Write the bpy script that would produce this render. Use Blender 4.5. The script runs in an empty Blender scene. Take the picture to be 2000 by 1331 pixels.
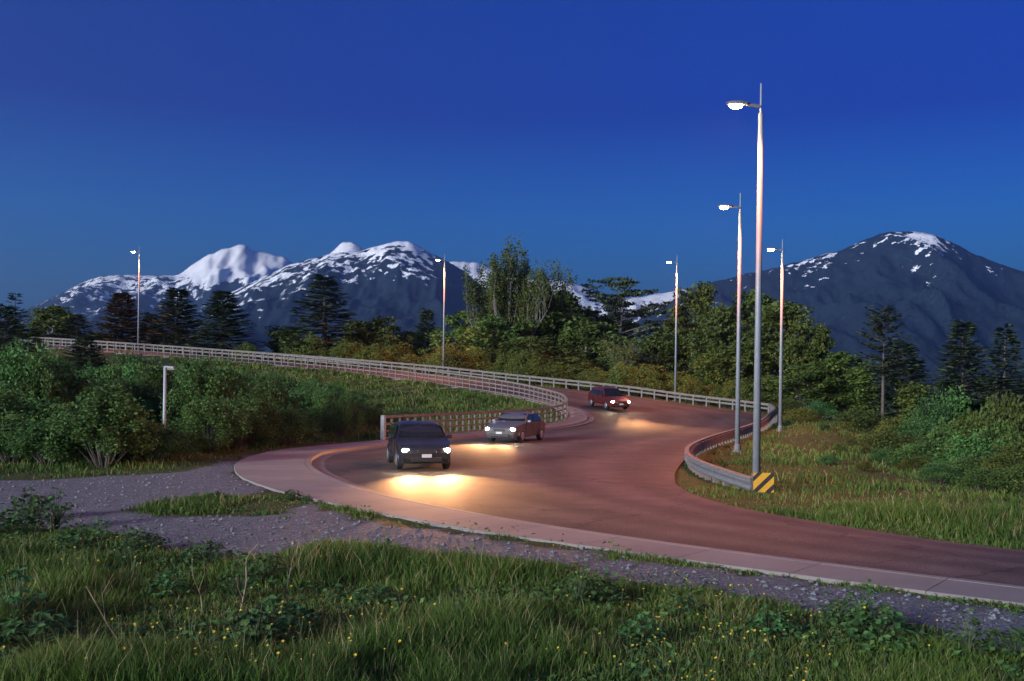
import bpy, bmesh, math, random
import numpy as np
from mathutils import Matrix, Vector

# ------------------------------------------------------------------ camera
R = math.radians
FPX = 1944.0                    # focal length in photograph pixels (2000 wide)
EYE = 2.8
HORIZON = 757.0
ROLL = R(0.7)
scene = bpy.context.scene
col = scene.collection
cam_data = bpy.data.cameras.new('camera')
cam = bpy.data.objects.new('camera', cam_data); col.objects.link(cam)
cam_data.sensor_width = 36.0
cam_data.lens = FPX / 2000 * 36.0
cam_data.shift_y = (HORIZON - 665.5) / 2000
cam_data.clip_start = 0.1
cam_data.clip_end = 60000
cam.matrix_world = Matrix.Translation((0, 0, EYE)) @ Matrix.Rotation(R(90), 4, 'X') @ Matrix.Rotation(ROLL, 4, 'Z')
scene.camera = cam

# ------------------------------------------------------------------ sky
SUN_AZ = R(228)     # direction the afterglow comes from, clockwise from +Y (behind the camera, to the left)
SUN_EL = R(13)
world = bpy.data.worlds.new('World'); scene.world = world
world.use_nodes = True
wn = world.node_tree.nodes; wl = world.node_tree.links
wn.clear()
w_out = wn.new('ShaderNodeOutputWorld'); w_bg = wn.new('ShaderNodeBackground')
w_sky = wn.new('ShaderNodeTexSky'); w_sky.sky_type = 'NISHITA'
w_sky.sun_disc = False
w_sky.sun_elevation = R(1.0)
w_sky.sun_rotation = SUN_AZ
w_sky.altitude = 0; w_sky.air_density = 1.0; w_sky.dust_density = 0.2; w_sky.ozone_density = 6.0
w_tint = wn.new('ShaderNodeMix'); w_tint.data_type = 'RGBA'; w_tint.blend_type = 'MULTIPLY'
w_tint.inputs[0].default_value = 1.0
w_geo = wn.new('ShaderNodeTexCoord'); w_sep = wn.new('ShaderNodeSeparateXYZ'); wl.new(w_geo.outputs['Generated'], w_sep.inputs[0])
w_ramp = wn.new('ShaderNodeValToRGB')                     # dusk: pale toward the horizon, indigo overhead, the same all round
for e, (p_, c_) in zip([w_ramp.color_ramp.elements[0], w_ramp.color_ramp.elements[1], w_ramp.color_ramp.elements.new(.18), w_ramp.color_ramp.elements.new(.26)],
                       ((0.0, (.85, 1.9, 1.9)), (.36, (.19, .01, .60)), (.16, (.62, 1.25, 1.45)), (.26, (.24, .38, .92)))): e.position = p_; e.color = (*c_, 1)
wl.new(w_sep.outputs[2], w_ramp.inputs[0]); wl.new(w_ramp.outputs[0], w_tint.inputs[7])
wl.new(w_sky.outputs[0], w_tint.inputs[6])
wl.new(w_tint.outputs[2], w_bg.inputs[0]); wl.new(w_bg.outputs[0], w_out.inputs[0])
w_bg.inputs[1].default_value = 0.15

# ------------------------------------------------------------------ afterglow sun
sun_data = bpy.data.lights.new('sun', 'SUN'); sun = bpy.data.objects.new('sun', sun_data); col.objects.link(sun)
sun_data.energy = 2.3; sun_data.angle = R(14); sun_data.color = (.95, .95, .96)
sd = Vector((math.sin(SUN_AZ) * math.cos(SUN_EL), math.cos(SUN_AZ) * math.cos(SUN_EL), math.sin(SUN_EL)))
sun.rotation_euler = (-sd).to_track_quat('-Z', 'Y').to_euler()

# ------------------------------------------------------------------ exposure and render
vs = scene.view_settings
vs.view_transform = 'Standard'; vs.look = 'None'; vs.exposure = 1.8; vs.gamma = 1.0; vs.use_curve_mapping = False
cy = scene.cycles
cy.use_denoising = True
cy.use_adaptive_sampling = True; cy.adaptive_threshold = .02
cy.max_bounces = 4; cy.diffuse_bounces = 2; cy.glossy_bounces = 1; cy.transmission_bounces = 4
cy.volume_bounces = 0; cy.transparent_max_bounces = 8
cy.sample_clamp_indirect = 4.0; cy.sample_clamp_direct = 0.0
cy.caustics_reflective = False; cy.caustics_refractive = False
cy.use_light_tree = True

rng = np.random.default_rng(7)
random.seed(7)

# ================================================================== helpers
CR, SR = math.cos(ROLL), math.sin(ROLL)
def ray(x, y):
    u = (x - 1000) / FPX; v = -(y - HORIZON) / FPX
    return u * CR - v * SR, u * SR + v * CR
def P(x, y, d):
    "point of the place seen at photograph pixel x, y, at d metres ahead"
    u, v = ray(x, y)
    return np.array((d * u, d, EYE + d * v))
def G(x, y, z=0.0):
    "point at height z seen at photograph pixel x, y"
    u, v = ray(x, y)
    return P(x, y, (z - EYE) / v)
def size(px, d):
    return px * d / FPX

def hash2(ix, iy, seed):
    h = (ix * 374761393 + iy * 668265263 + seed * 974634777) & 0xFFFFFFFF
    h = ((h ^ (h >> 13)) * 1274126177) & 0xFFFFFFFF
    h = h ^ (h >> 16)
    return (h & 0xFFFF) / 65535.0
def vnoise(x, y, seed=0):
    x = np.asarray(x, float); y = np.asarray(y, float)
    ix = np.floor(x).astype(np.int64); iy = np.floor(y).astype(np.int64)
    fx = x - ix; fy = y - iy
    fx = fx * fx * (3 - 2 * fx); fy = fy * fy * (3 - 2 * fy)
    a = hash2(ix, iy, seed); b = hash2(ix + 1, iy, seed); c = hash2(ix, iy + 1, seed); d = hash2(ix + 1, iy + 1, seed)
    return (a * (1 - fx) + b * fx) * (1 - fy) + (c * (1 - fx) + d * fx) * fy
def fbm(x, y, seed=0, oct=4, gain=.5):
    s = 0; a = 1; t = 0
    for k in range(oct):
        s = s + a * vnoise(x * 2 ** k + 17.3 * k, y * 2 ** k - 9.1 * k, seed + k); t += a; a *= gain
    return s / t
def ridged(x, y, seed=0, oct=5, gain=.5):
    s = 0; a = 1; t = 0
    for k in range(oct):
        n = 1 - np.abs(2 * vnoise(x * 2 ** k + 5.7 * k, y * 2 ** k + 3.1 * k, seed + k) - 1)
        s = s + a * n * n; t += a; a *= gain
    return s / t
def smooth(e0, e1, x):
    t = np.clip((x - e0) / (e1 - e0), 0, 1)
    return t * t * (3 - 2 * t)

def np_mesh(name, verts, faces, mat=None, smooth_shade=False, var=None):
    "verts (n,3), faces (m,k) with k 3 or 4"
    verts = np.asarray(verts, np.float32); faces = np.asarray(faces, np.int32)
    me = bpy.data.meshes.new(name)
    k = faces.shape[1]
    me.vertices.add(len(verts)); me.vertices.foreach_set('co', verts.ravel())
    me.loops.add(faces.size); me.loops.foreach_set('vertex_index', faces.ravel())
    me.polygons.add(len(faces))
    me.polygons.foreach_set('loop_start', np.arange(0, faces.size, k, dtype=np.int32))
    me.polygons.foreach_set('loop_total', np.full(len(faces), k, np.int32))
    me.polygons.foreach_set('use_smooth', np.full(len(faces), bool(smooth_shade)))
    if var is not None:
        for nm, arr in (var.items() if isinstance(var, dict) else (('var', var),)):
            at = me.attributes.new(nm, 'FLOAT', 'POINT'); at.data.foreach_set('value', np.asarray(arr, np.float32))
    me.update(calc_edges=True)
    if mat: me.materials.append(mat)
    return me
def link(name, data, parent=None, loc=None, rz=None, sc=None):
    o = bpy.data.objects.new(name, data); col.objects.link(o)
    if parent: o.parent = parent
    if loc is not None: o.location = loc
    if rz is not None: o.rotation_euler = (0, 0, rz)
    if sc is not None: o.scale = sc if hasattr(sc, '__len__') else (sc, sc, sc)
    return o
def tag(o, label=None, cat=None, group=None, kind=None):
    if label: o['label'] = label
    if cat: o['category'] = cat
    if group: o['group'] = group
    if kind: o['kind'] = kind
    return o
def empty(name, loc=(0, 0, 0), rz=0, sc=1):
    o = link(name, None, None, loc, rz, sc); o.empty_display_size = .3
    return o

class MB:
    "collects simple shapes into one mesh"
    def __init__(s): s.v = []; s.f = []
    def add(s, v, f):
        b = len(s.v); s.v += [tuple(map(float, p)) for p in v]; s.f += [tuple(i + b for i in q) for q in f]
    def box(s, c, size, M=None):
        x, y, z = (k / 2 for k in size)
        v = [Vector((a * x, b * y, g * z)) for a in (-1, 1) for b in (-1, 1) for g in (-1, 1)]
        if M is not None: v = [M @ p for p in v]
        v = [p + Vector(c) for p in v]
        s.add(v, [(0, 1, 3, 2), (4, 6, 7, 5), (0, 4, 5, 1), (2, 3, 7, 6), (0, 2, 6, 4), (1, 5, 7, 3)])
    def tube(s, pts, rad, n=8, cap=True):
        pts = [Vector(p) for p in pts]
        if not hasattr(rad, '__len__'): rad = [rad] * len(pts)
        rings = []
        for i, p in enumerate(pts):
            t = (pts[min(i + 1, len(pts) - 1)] - pts[max(i - 1, 0)]).normalized()
            a = Vector((0, 0, 1)) if abs(t.z) < .9 else Vector((1, 0, 0))
            u = t.cross(a).normalized(); w = t.cross(u)
            rings.append([p + (u * math.cos(2 * math.pi * k / n) + w * math.sin(2 * math.pi * k / n)) * rad[i] for k in range(n)])
        v = [q for r in rings for q in r]; f = []
        for i in range(len(pts) - 1):
            for k in range(n):
                k2 = (k + 1) % n
                f.append((i * n + k, (i + 1) * n + k, (i + 1) * n + k2, i * n + k2))
        if cap:
            f.append(tuple(range(n))); f.append(tuple((len(pts) - 1) * n + k for k in reversed(range(n))))
        s.add(v, f)
    def mesh(s, name, mat, smooth_shade=False, bevel=0):
        me = bpy.data.meshes.new(name); me.from_pydata(s.v, [], s.f)
        bm = bmesh.new(); bm.from_mesh(me)
        bmesh.ops.recalc_face_normals(bm, faces=bm.faces)
        if bevel: bmesh.ops.bevel(bm, geom=list(bm.edges), offset=bevel, segments=2, affect='EDGES', profile=.5)
        bm.to_mesh(me); bm.free()
        if smooth_shade: me.polygons.foreach_set('use_smooth', [True] * len(me.polygons))
        if mat: me.materials.append(mat)
        return me
    def build(s, name, mat, parent=None, smooth_shade=False, bevel=0):
        return link(name, s.mesh(name, mat, smooth_shade, bevel), parent)

# ------------------------------------------------------------------ materials
def mat(name, color, rough=.8, metal=0.0, spec=.5, noise=None, bump=None, emit=None, estr=0, trans=0):
    """noise=(scale, color2, contrast) mottles the colour; bump=(scale, strength, distance)"""
    m = bpy.data.materials.new(name); m.use_nodes = True
    nt = m.node_tree; n = nt.nodes; l = nt.links
    b = n['Principled BSDF']
    b.inputs['Base Color'].default_value = (*color, 1)
    b.inputs['Roughness'].default_value = rough; b.inputs['Metallic'].default_value = metal
    b.inputs['Specular IOR Level'].default_value = spec
    tc = n.new('ShaderNodeTexCoord')
    if noise:
        t = n.new('ShaderNodeTexNoise'); t.inputs['Scale'].default_value = noise[0]; t.inputs['Detail'].default_value = 6
        l.new(tc.outputs['Object'], t.inputs['Vector'])
        mr = n.new('ShaderNodeMapRange'); k = noise[2]
        mr.inputs[1].default_value = .5 - .5 / k; mr.inputs[2].default_value = .5 + .5 / k
        l.new(t.outputs[0], mr.inputs[0])
        mx = n.new('ShaderNodeMix'); mx.data_type = 'RGBA'
        mx.inputs[6].default_value = (*color, 1); mx.inputs[7].default_value = (*noise[1], 1)
        l.new(mr.outputs[0], mx.inputs[0]); l.new(mx.outputs[2], b.inputs['Base Color'])
    if bump:
        t = n.new('ShaderNodeTexNoise'); t.inputs['Scale'].default_value = bump[0]; t.inputs['Detail'].default_value = 5
        l.new(tc.outputs['Object'], t.inputs['Vector'])
        bp = n.new('ShaderNodeBump'); bp.inputs['Strength'].default_value = bump[1]; bp.inputs['Distance'].default_value = bump[2]
        l.new(t.outputs[0], bp.inputs['Height']); l.new(bp.outputs[0], b.inputs['Normal'])
    if emit:
        b.inputs['Emission Color'].default_value = (*emit, 1); b.inputs['Emission Strength'].default_value = estr
    return m

def ramp_mat(name, stops, rough=.7, trans=.3, obj_random=.25):
    "foliage: colour from the leaf attribute 'var', shifted a little per plant; part of the light passes through"
    m = bpy.data.materials.new(name); m.use_nodes = True
    nt = m.node_tree; n = nt.nodes; l = nt.links
    b = n['Principled BSDF']; out = n['Material Output']
    at = n.new('ShaderNodeAttribute'); at.attribute_name = 'var'
    cr = n.new('ShaderNodeValToRGB')
    while len(cr.color_ramp.elements) < len(stops): cr.color_ramp.elements.new(.5)
    for e, (p, c) in zip(cr.color_ramp.elements, stops): e.position = p; e.color = (*c, 1)
    l.new(at.outputs['Fac'], cr.inputs[0])
    oi = n.new('ShaderNodeObjectInfo')
    hs = n.new('ShaderNodeHueSaturation')
    mh = n.new('ShaderNodeMapRange'); mh.inputs[3].default_value = .5 - .04 * obj_random * 2; mh.inputs[4].default_value = .5 + .04 * obj_random * 2
    mv = n.new('ShaderNodeMapRange'); mv.inputs[3].default_value = 1 - obj_random; mv.inputs[4].default_value = 1 + obj_random
    l.new(oi.outputs['Random'], mh.inputs[0]); l.new(oi.outputs['Random'], mv.inputs[0])
    l.new(mh.outputs[0], hs.inputs['Hue']); l.new(mv.outputs[0], hs.inputs['Value'])
    l.new(cr.outputs[0], hs.inputs['Color'])
    l.new(hs.outputs[0], b.inputs['Base Color'])
    b.inputs['Roughness'].default_value = rough; b.inputs['Specular IOR Level'].default_value = .25
    tr = n.new('ShaderNodeBsdfTranslucent'); l.new(hs.outputs[0], tr.inputs[0])
    mx = n.new('ShaderNodeMixShader'); mx.inputs[0].default_value = trans
    l.new(b.outputs[0], mx.inputs[1]); l.new(tr.outputs[0], mx.inputs[2]); l.new(mx.outputs[0], out.inputs[0])
    return m

M = {}
M['galv'] = mat('galvanised steel', (.28, .30, .32), .55, .2, noise=(3, (.22, .24, .26), 2), bump=(30, .1, .002))
M['galv_dark'] = mat('weathered steel', (.20, .20, .21), .65, .2, noise=(6, (.14, .135, .135), 2))
M['rail_wood'] = mat('weathered pale timber', (.20, .175, .155), .85, noise=(4, (.13, .112, .10), 2.5), bump=(40, .3, .004))
M['rail_metal'] = mat('dull rail metal', (.30, .30, .31), .6, .1, noise=(5, (.22, .21, .21), 2), bump=(20, .1, .003))
M['concrete'] = mat('pavement concrete', (.26, .245, .23), .85, noise=(.9, (.20, .188, .18), 1.8), bump=(35, .25, .006))
M['gutter'] = mat('gutter concrete', (.17, .16, .155), .85, noise=(1.4, (.12, .115, .11), 2), bump=(35, .25, .006))
M['bark'] = mat('grey bark', (.14, .115, .095), .9, noise=(5, (.08, .065, .055), 2.5), bump=(18, .6, .03))
M['pale_bark'] = mat('pale alder bark', (.26, .23, .20), .9, noise=(4, (.15, .13, .11), 2.5), bump=(18, .5, .02))
M['alder'] = ramp_mat('alder leaves', [(0, (.046, .068, .014)), (.5, (.10, .14, .026)), (1, (.18, .21, .045))])
M['willow'] = ramp_mat('olive leaves', [(0, (.046, .070, .014)), (.5, (.092, .135, .028)), (1, (.15, .20, .05))])
M['shrub'] = ramp_mat('shrub leaves', [(0, (.038, .092, .024)), (.5, (.090, .185, .045)), (1, (.16, .27, .065))])
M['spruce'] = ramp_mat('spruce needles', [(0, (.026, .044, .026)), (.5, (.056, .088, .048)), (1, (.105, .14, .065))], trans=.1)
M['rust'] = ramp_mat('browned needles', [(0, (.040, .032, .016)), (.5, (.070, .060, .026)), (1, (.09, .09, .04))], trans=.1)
M['grass'] = ramp_mat('grass blades', [(0, (.030, .065, .010)), (.35, (.070, .140, .022)), (.65, (.125, .19, .032)), (.82, (.19, .18, .06)), (1, (.34, .28, .14))], obj_random=0)
M['weed'] = ramp_mat('broad weed leaves', [(0, (.026, .066, .020)), (.5, (.056, .13, .034)), (1, (.10, .20, .05))], trans=.2)
M['petal'] = mat('yellow petals', (.55, .36, .02), .7)
M['straw'] = mat('dry stalks', (.36, .27, .17), .8, noise=(9, (.24, .17, .10), 2))
M['stone'] = mat('loose stones', (.23, .24, .245), .85, noise=(3, (.13, .14, .145), 2))

# ================================================================== the road in plan
L_px = [(2000, 1199), (1750, 1166), (1500, 1132), (1250, 1096), (1000, 1060), (800, 1026), (620, 987), (540, 967), (475, 943), (457, 923),
        (465, 908), (500, 895), (565, 882), (740, 865), (900, 850), (1000, 840)]
R_px = [(2000, 1075), (1850, 1058), (1700, 1036), (1560, 1013), (1450, 993), (1370, 972), (1325, 950), (1318, 938), (1318, 925), (1325, 913),
        (1333, 903), (1345, 893), (1365, 881), (1400, 867), (1450, 853), (1490, 839)]
Lc = [G(*p) for p in L_px]; Rc = [G(*p) for p in R_px]
Lc.append(G(1095, 826, .30)); Rc.append(G(1516, 823, .25))
for l, r in (((1096, 806, 74), (1512, 813, 85)), ((1060, 793, 78), (1430, 801, 89)), ((1000, 778, 83), (1320, 787, 92.5)),
             ((900, 761, 88), (1200, 770, 96)), ((750, 740, 94), (1000, 749, 101)), ((600, 723, 100), (830, 730, 105)),
             ((420, 707, 105), (600, 711, 110)), ((250, 694, 109), (400, 696, 114)), ((50, 680, 114), (180, 680, 119)), ((-250, 660, 122), (-120, 661, 127))):
    Lc.append(P(*l)); Rc.append(P(*r))
Lc.insert(0, Lc[0] + (Lc[0] - Lc[1]) * 2.2); Rc.insert(0, Rc[0] + (Rc[0] - Rc[1]) * 2.2)
Lc.insert(0, Lc[0] + (Lc[0] - Lc[1]) * 2.5); Rc.insert(0, Rc[0] + (Rc[0] - Rc[1]) * 2.5)
Lc = np.array(Lc); Rc = np.array(Rc)

def catmull(pts, per=24):
    pts = np.asarray(pts); p = np.vstack([2 * pts[0] - pts[1], pts, 2 * pts[-1] - pts[-2]])
    out = []
    for i in range(1, len(p) - 2):
        t = np.linspace(0, 1, per, endpoint=False)[:, None]
        a, b, c, d = p[i - 1], p[i], p[i + 1], p[i + 2]
        out.append(.5 * (2 * b + (c - a) * t + (2 * a - 5 * b + 4 * c - d) * t ** 2 + (3 * b - a - 3 * c + d) * t ** 3))
    return np.vstack(out + [pts[-1:]])
def smooth_line(p, n=6):
    p = p.copy()
    for _ in range(n): p[1:-1] = (p[:-2] + 2 * p[1:-1] + p[2:]) / 4
    return p
NPER = 24
Lf = smooth_line(catmull(Lc, NPER), 40); Rf = smooth_line(catmull(Rc, NPER), 40)
NS = len(Lf)
def arclen(p):
    return np.concatenate([[0], np.cumsum(np.linalg.norm(np.diff(p, axis=0), axis=1))])
def resample(p, step):
    s = arclen(p); n = max(2, int(round(s[-1] / step)) + 1)
    t = np.linspace(0, s[-1], n)
    return np.stack([np.interp(t, s, p[:, k]) for k in range(3)], 1)
def normals(p, toward):
    t = np.gradient(p[:, :2], axis=0); t /= np.linalg.norm(t, axis=1)[:, None] + 1e-9
    n = np.stack([-t[:, 1], t[:, 0]], 1)
    sgn = np.sign(np.sum(n * (toward[:, :2] - p[:, :2]), 1)); n *= sgn[:, None]
    return n
nL = normals(Lf, Rf)
for _ in range(20): nL[1:-1] = (nL[:-2] + 2 * nL[1:-1] + nL[2:]) / 4
nL /= np.linalg.norm(nL, axis=1)[:, None]
si = np.arange(NS) / NPER - 2                      # station number as in L_px
WALK = np.interp(si, [-2, 3, 6, 8, 10, 13, 17, 26], [1.25, 1.35, 1.9, 2.5, 2.5, 1.8, 1.7, 1.6])
def off(p, n, w, dz=0):
    q = p.copy(); q[:, :2] += n * np.asarray(w).reshape(-1, 1) if np.ndim(w) else n * w
    q[:, 2] += dz; return q
KERB = .13
walk_in = off(Lf, nL, WALK)
def strip(name, rows, mat_, smooth_shade=True):
    rows = [np.asarray(r) for r in rows]
    k = len(rows); n = len(rows[0])
    v = np.concatenate(rows)
    f = []
    for j in range(k - 1):
        a = j * n + np.arange(n - 1)
        f.append(np.stack([a, a + 1, a + n + 1, a + n], 1))
    f = np.concatenate(f)
    me = np_mesh(name, v, f, mat_, smooth_shade)
    # face upward
    bm = bmesh.new(); bm.from_mesh(me); bmesh.ops.recalc_face_normals(bm, faces=bm.faces)
    if sum(fc.normal.z for fc in bm.faces) < 0: bmesh.ops.reverse_faces(bm, faces=bm.faces)
    bm.to_mesh(me); bm.free()
    return me

# asphalt
def asphalt_mat():
    m = mat('asphalt', (.072, .064, .060), .75, spec=.3, bump=(60, .35, .008))
    nt = m.node_tree; n = nt.nodes; l = nt.links; b = n['Principled BSDF']
    tc = n.new('ShaderNodeTexCoord')
    def nz(sc, det, lo, hi, c1, c2):
        t = n.new('ShaderNodeTexNoise'); t.inputs['Scale'].default_value = sc; t.inputs['Detail'].default_value = det
        l.new(tc.outputs['Object'], t.inputs['Vector'])
        r = n.new('ShaderNodeMapRange'); r.inputs[1].default_value = lo; r.inputs[2].default_value = hi
        r.inputs[3].default_value = c1; r.inputs[4].default_value = c2
        l.new(t.outputs[0], r.inputs[0]); return r.outputs[0]
    big = nz(.22, 4, .35, .65, .80, 1.18); fine = nz(28, 4, .32, .68, .6, 1.4); mid = nz(1.1, 6, .35, .68, .82, 1.18)
    at = n.new('ShaderNodeAttribute'); at.attribute_name = 'var'      # wheel-polished lanes
    wr = n.new('ShaderNodeMapRange'); wr.inputs[3].default_value = .78; wr.inputs[4].default_value = 1.25
    l.new(at.outputs['Fac'], wr.inputs[0])
    prev = wr.outputs[0]
    for s in (big, fine, mid):
        mm = n.new('ShaderNodeMath'); mm.operation = 'MULTIPLY'; l.new(prev, mm.inputs[0]); l.new(s, mm.inputs[1]); prev = mm.outputs[0]
    vo = n.new('ShaderNodeTexVoronoi'); vo.feature = 'DISTANCE_TO_EDGE'; vo.inputs['Scale'].default_value = .16
    wn_ = n.new('ShaderNodeTexNoise'); wn_.inputs['Scale'].default_value = .9; wn_.inputs['Detail'].default_value = 5; l.new(tc.outputs['Object'], wn_.inputs['Vector'])
    wv = n.new('ShaderNodeVectorMath'); wv.operation = 'MULTIPLY_ADD'; wv.inputs[1].default_value = (2.2, 2.2, 0); l.new(wn_.outputs['Color'], wv.inputs[0]); l.new(tc.outputs['Object'], wv.inputs[2]); l.new(wv.outputs[0], vo.inputs['Vector'])
    ck = n.new('ShaderNodeMapRange'); ck.inputs[1].default_value = .002; ck.inputs[2].default_value = .007; ck.inputs[3].default_value = .55; ck.inputs[4].default_value = 1.0; l.new(vo.outputs['Distance'], ck.inputs[0])
    mm = n.new('ShaderNodeMath'); mm.operation = 'MULTIPLY'; l.new(prev, mm.inputs[0]); l.new(ck.outputs[0], mm.inputs[1]); prev = mm.outputs[0]
    vm = n.new('ShaderNodeVectorMath'); vm.operation = 'SCALE'; vm.inputs[0].default_value = (.080, .060, .052)
    l.new(prev, vm.inputs['Scale']); l.new(vm.outputs[0], b.inputs['Base Color'])
    return m
M['asphalt'] = asphalt_mat()
fr = np.linspace(0, 1, 25)
rows = [walk_in * (1 - f) + Rf * f for f in fr]
# a slight crown across the carriageway
for r_, f in zip(rows, fr): r_[:, 2] += .05 * math.sin(math.pi * f)
me = strip('road', rows, M['asphalt'])
wear = np.concatenate([np.full(NS, .5 + .5 * math.cos(f * 4 * math.pi * 2)) for f in fr])
at = me.attributes.new('var', 'FLOAT', 'POINT'); at.data.foreach_set('value', wear.astype(np.float32))
road = tag(link('road', me), kind='structure')
# gutter pan, kerb and pavement
gut_in = walk_in * .999 + 0
gp = [off(Lf, nL, WALK + .02, .012), off(Lf, nL, WALK + .45, .016)]
tag(link('gutter', strip('gutter', gp, M['gutter'])), kind='structure')
pv = [off(Lf, nL, 0 * WALK + .01, -.25), off(Lf, nL, 0 * WALK + .015, KERB - .022), off(Lf, nL, WALK - .03, KERB - .022), off(Lf, nL, WALK - .02, -.1)]
pav = tag(link('pavement', strip('pavement', pv, M['gutter'], False)), kind='structure')
sL = arclen(Lf); n_sl = int(sL[-1] / 1.9); edges_ = np.linspace(0, sL[-1], n_sl + 1)
def at_s(line, s_): return np.array([np.interp(s_, sL, line[:, k]) for k in range(3)])
A0 = off(Lf, nL, 0 * WALK, KERB); A1 = off(Lf, nL, WALK - .215, KERB); K0 = off(Lf, nL, WALK - .205, KERB + .002); K1 = off(Lf, nL, WALK, KERB - .004)
def slab(name, in0, in1, s0, s1, depth, m_):
    ss = np.linspace(s0 + .006, s1 - .006, 4); vv = []
    for s_ in ss:
        p, q = at_s(in0, s_), at_s(in1, s_); dn = np.array((0, 0, depth)); e_ = (q - p) / (np.linalg.norm(q - p) + 1e-9) * .012
        vv += [p - dn, p - np.array((0, 0, .012)), p + e_, q - e_, q - np.array((0, 0, .012)), q - dn]
    ff = []
    for i in range(3):
        for j in range(5): ff.append((i * 6 + j, (i + 1) * 6 + j, (i + 1) * 6 + j + 1, i * 6 + j + 1))
    ff += [tuple(range(6)), tuple(18 + j for j in reversed(range(6)))]
    b_ = MB(); b_.add(vv, ff); return b_.build(name, m_, pav)
slab_ms = [mat('pavement concrete %s' % w_, c_, .85, noise=(.9, tuple(v * .76 for v in c_), 1.8), bump=(35, .25, .006)) for w_, c_ in (('plain', (.255, .222, .195)), ('paler', (.275, .24, .21)), ('greyer', (.235, .208, .188)))]
for i_, (a_, b_) in enumerate(zip(edges_, edges_[1:])):
    mid_ = at_s(Lf, (a_ + b_) / 2)
    if mid_[1] < 8 or mid_[0] < -62: continue
    slab('slab', A0, A1, a_, b_, .14, slab_ms[(i_ * 7 + i_ // 3) % 3])
    slab('kerb_stone', K0, K1, a_, b_, .20, slab_ms[(i_ * 5 + 1) % 3])

# ================================================================== ground
def axis(lo, hi, step, far, grow=1.25):
    a = list(np.arange(lo, hi + 1e-6, step)); s = step
    while a[-1] < far: s *= grow; a.append(a[-1] + s)
    s = step; b = []
    x = lo
    while x > -far: s *= grow; x -= s; b.append(x)
    return np.array(b[::-1] + a)
Lr = Lf[::6]; Rr = Rf[::6]
nR = normals(Rf, Lf)
for _ in range(20): nR[1:-1] = (nR[:-2] + 2 * nR[1:-1] + nR[2:]) / 4
nR /= np.linalg.norm(nR, axis=1)[:, None]
Li = off(Lf, nL, 1.1)[::6]; Ri = off(Rf, nR, 1.1)[::6]
def road_dist(x, y):
    "distance outside the road (0 inside), and the road height there"
    pts = np.stack([x.ravel(), y.ravel()], 1)
    D = np.full(len(pts), 1e9); Z = np.zeros(len(pts)); IN = np.zeros(len(pts), bool)
    for s0 in range(0, len(pts), 20000):
        p = pts[s0:s0 + 20000]
        dl = np.hypot(p[:, None, 0] - Lr[None, :, 0], p[:, None, 1] - Lr[None, :, 1]); il = dl.argmin(1); dl = dl.min(1)
        dr = np.hypot(p[:, None, 0] - Rr[None, :, 0], p[:, None, 1] - Rr[None, :, 1]); ir = dr.argmin(1); dr = dr.min(1)
        # inside test by cross sections: quads
        ins = np.zeros(len(p), bool)
        deep = np.zeros(len(p), bool)
        for i, A_, B_, flag in [(i, A_, B_, fl) for A_, B_, fl in ((Lr, Rr, ins), (Li, Ri, deep)) for i in range(len(Lr) - 1)]:
            q = (A_[i, :2], A_[i + 1, :2], B_[i + 1, :2], B_[i, :2])
            bx0 = min(a[0] for a in q); bx1 = max(a[0] for a in q); by0 = min(a[1] for a in q); by1 = max(a[1] for a in q)
            c = np.where((p[:, 0] >= bx0) & (p[:, 0] <= bx1) & (p[:, 1] >= by0) & (p[:, 1] <= by1))[0]
            if not len(c): continue
            s_pos = np.ones(len(c), bool); s_neg = np.ones(len(c), bool)
            for k in range(4):
                a, b = q[k], q[(k + 1) % 4]
                cr = (b[0] - a[0]) * (p[c, 1] - a[1]) - (b[1] - a[1]) * (p[c, 0] - a[0])
                s_pos &= cr >= -1e-9; s_neg &= cr <= 1e-9
            flag[c[s_pos | s_neg]] = True
        w = dr / (dl + dr + 1e-6)
        zi = Lr[il, 2] * w + Rr[ir, 2] * (1 - w)
        zo = np.where(dl < dr, Lr[il, 2] + KERB, Rr[ir, 2])
        D[s0:s0 + 20000] = np.where(ins, 0, np.minimum(dl, dr)); Z[s0:s0 + 20000] = np.where(ins, np.where(deep, zi - .30, np.where(dl < dr, zi + .11, zi - .03)), zo); IN[s0:s0 + 20000] = ins
    return D.reshape(x.shape), Z.reshape(x.shape), IN.reshape(x.shape)
def bank(y_):
    return np.zeros_like(y_)
def ground_height(x, y, want_all=False):
    D, Z, IN = road_dist(x, y)
    near = (np.abs(x) < 400) & (y < 400)
    base = np.zeros_like(x)
    base += .35 * (fbm(x * .09, y * .09, 3, 3) - .5) * smooth(2, 12, D)
    # the embankment: the land under and beside the upper road is raised
    t = np.where(Z > .3, 1 - smooth(0, 26, D), 1 - smooth(0, 5, D))
    z = base * (1 - t) + (Z - .03) * t + base * t * .2
    # right-hand shrubs stand on a low swell
    z += .8 * np.exp(-((x - 18.5) / 5) ** 2 - ((y - 64) / 9) ** 2) * smooth(.5, 4, D)
    # and the land falls away to the right of it
    z -= 3.4 * smooth(5, 15, D) * smooth(11, 24, x + (y - 40) * .05) * (1 - smooth(75, 110, y)) * smooth(14, 26, y)
    z += .05 * (fbm(x * .8, y * .8, 9, 3) - .5) * smooth(.3, 2, D)
    z = np.where(IN, Z - .05, z)
    z = np.where((D > 0) & (D < .5), np.minimum(z, Z - .03), z)
    far = smooth(150, 600, np.hypot(x, y)); z = z * (1 - far) + (-1.0) * far
    return (z, D, IN) if want_all else z
ax = axis(-72, 60, .75, 11000); ay = axis(3, 140, .75, 11000)
gx, gy = np.meshgrid(ax, ay)
gz, gD, gIN = ground_height(gx, gy, True)
gnx, gny = len(ax), len(ay)
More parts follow.
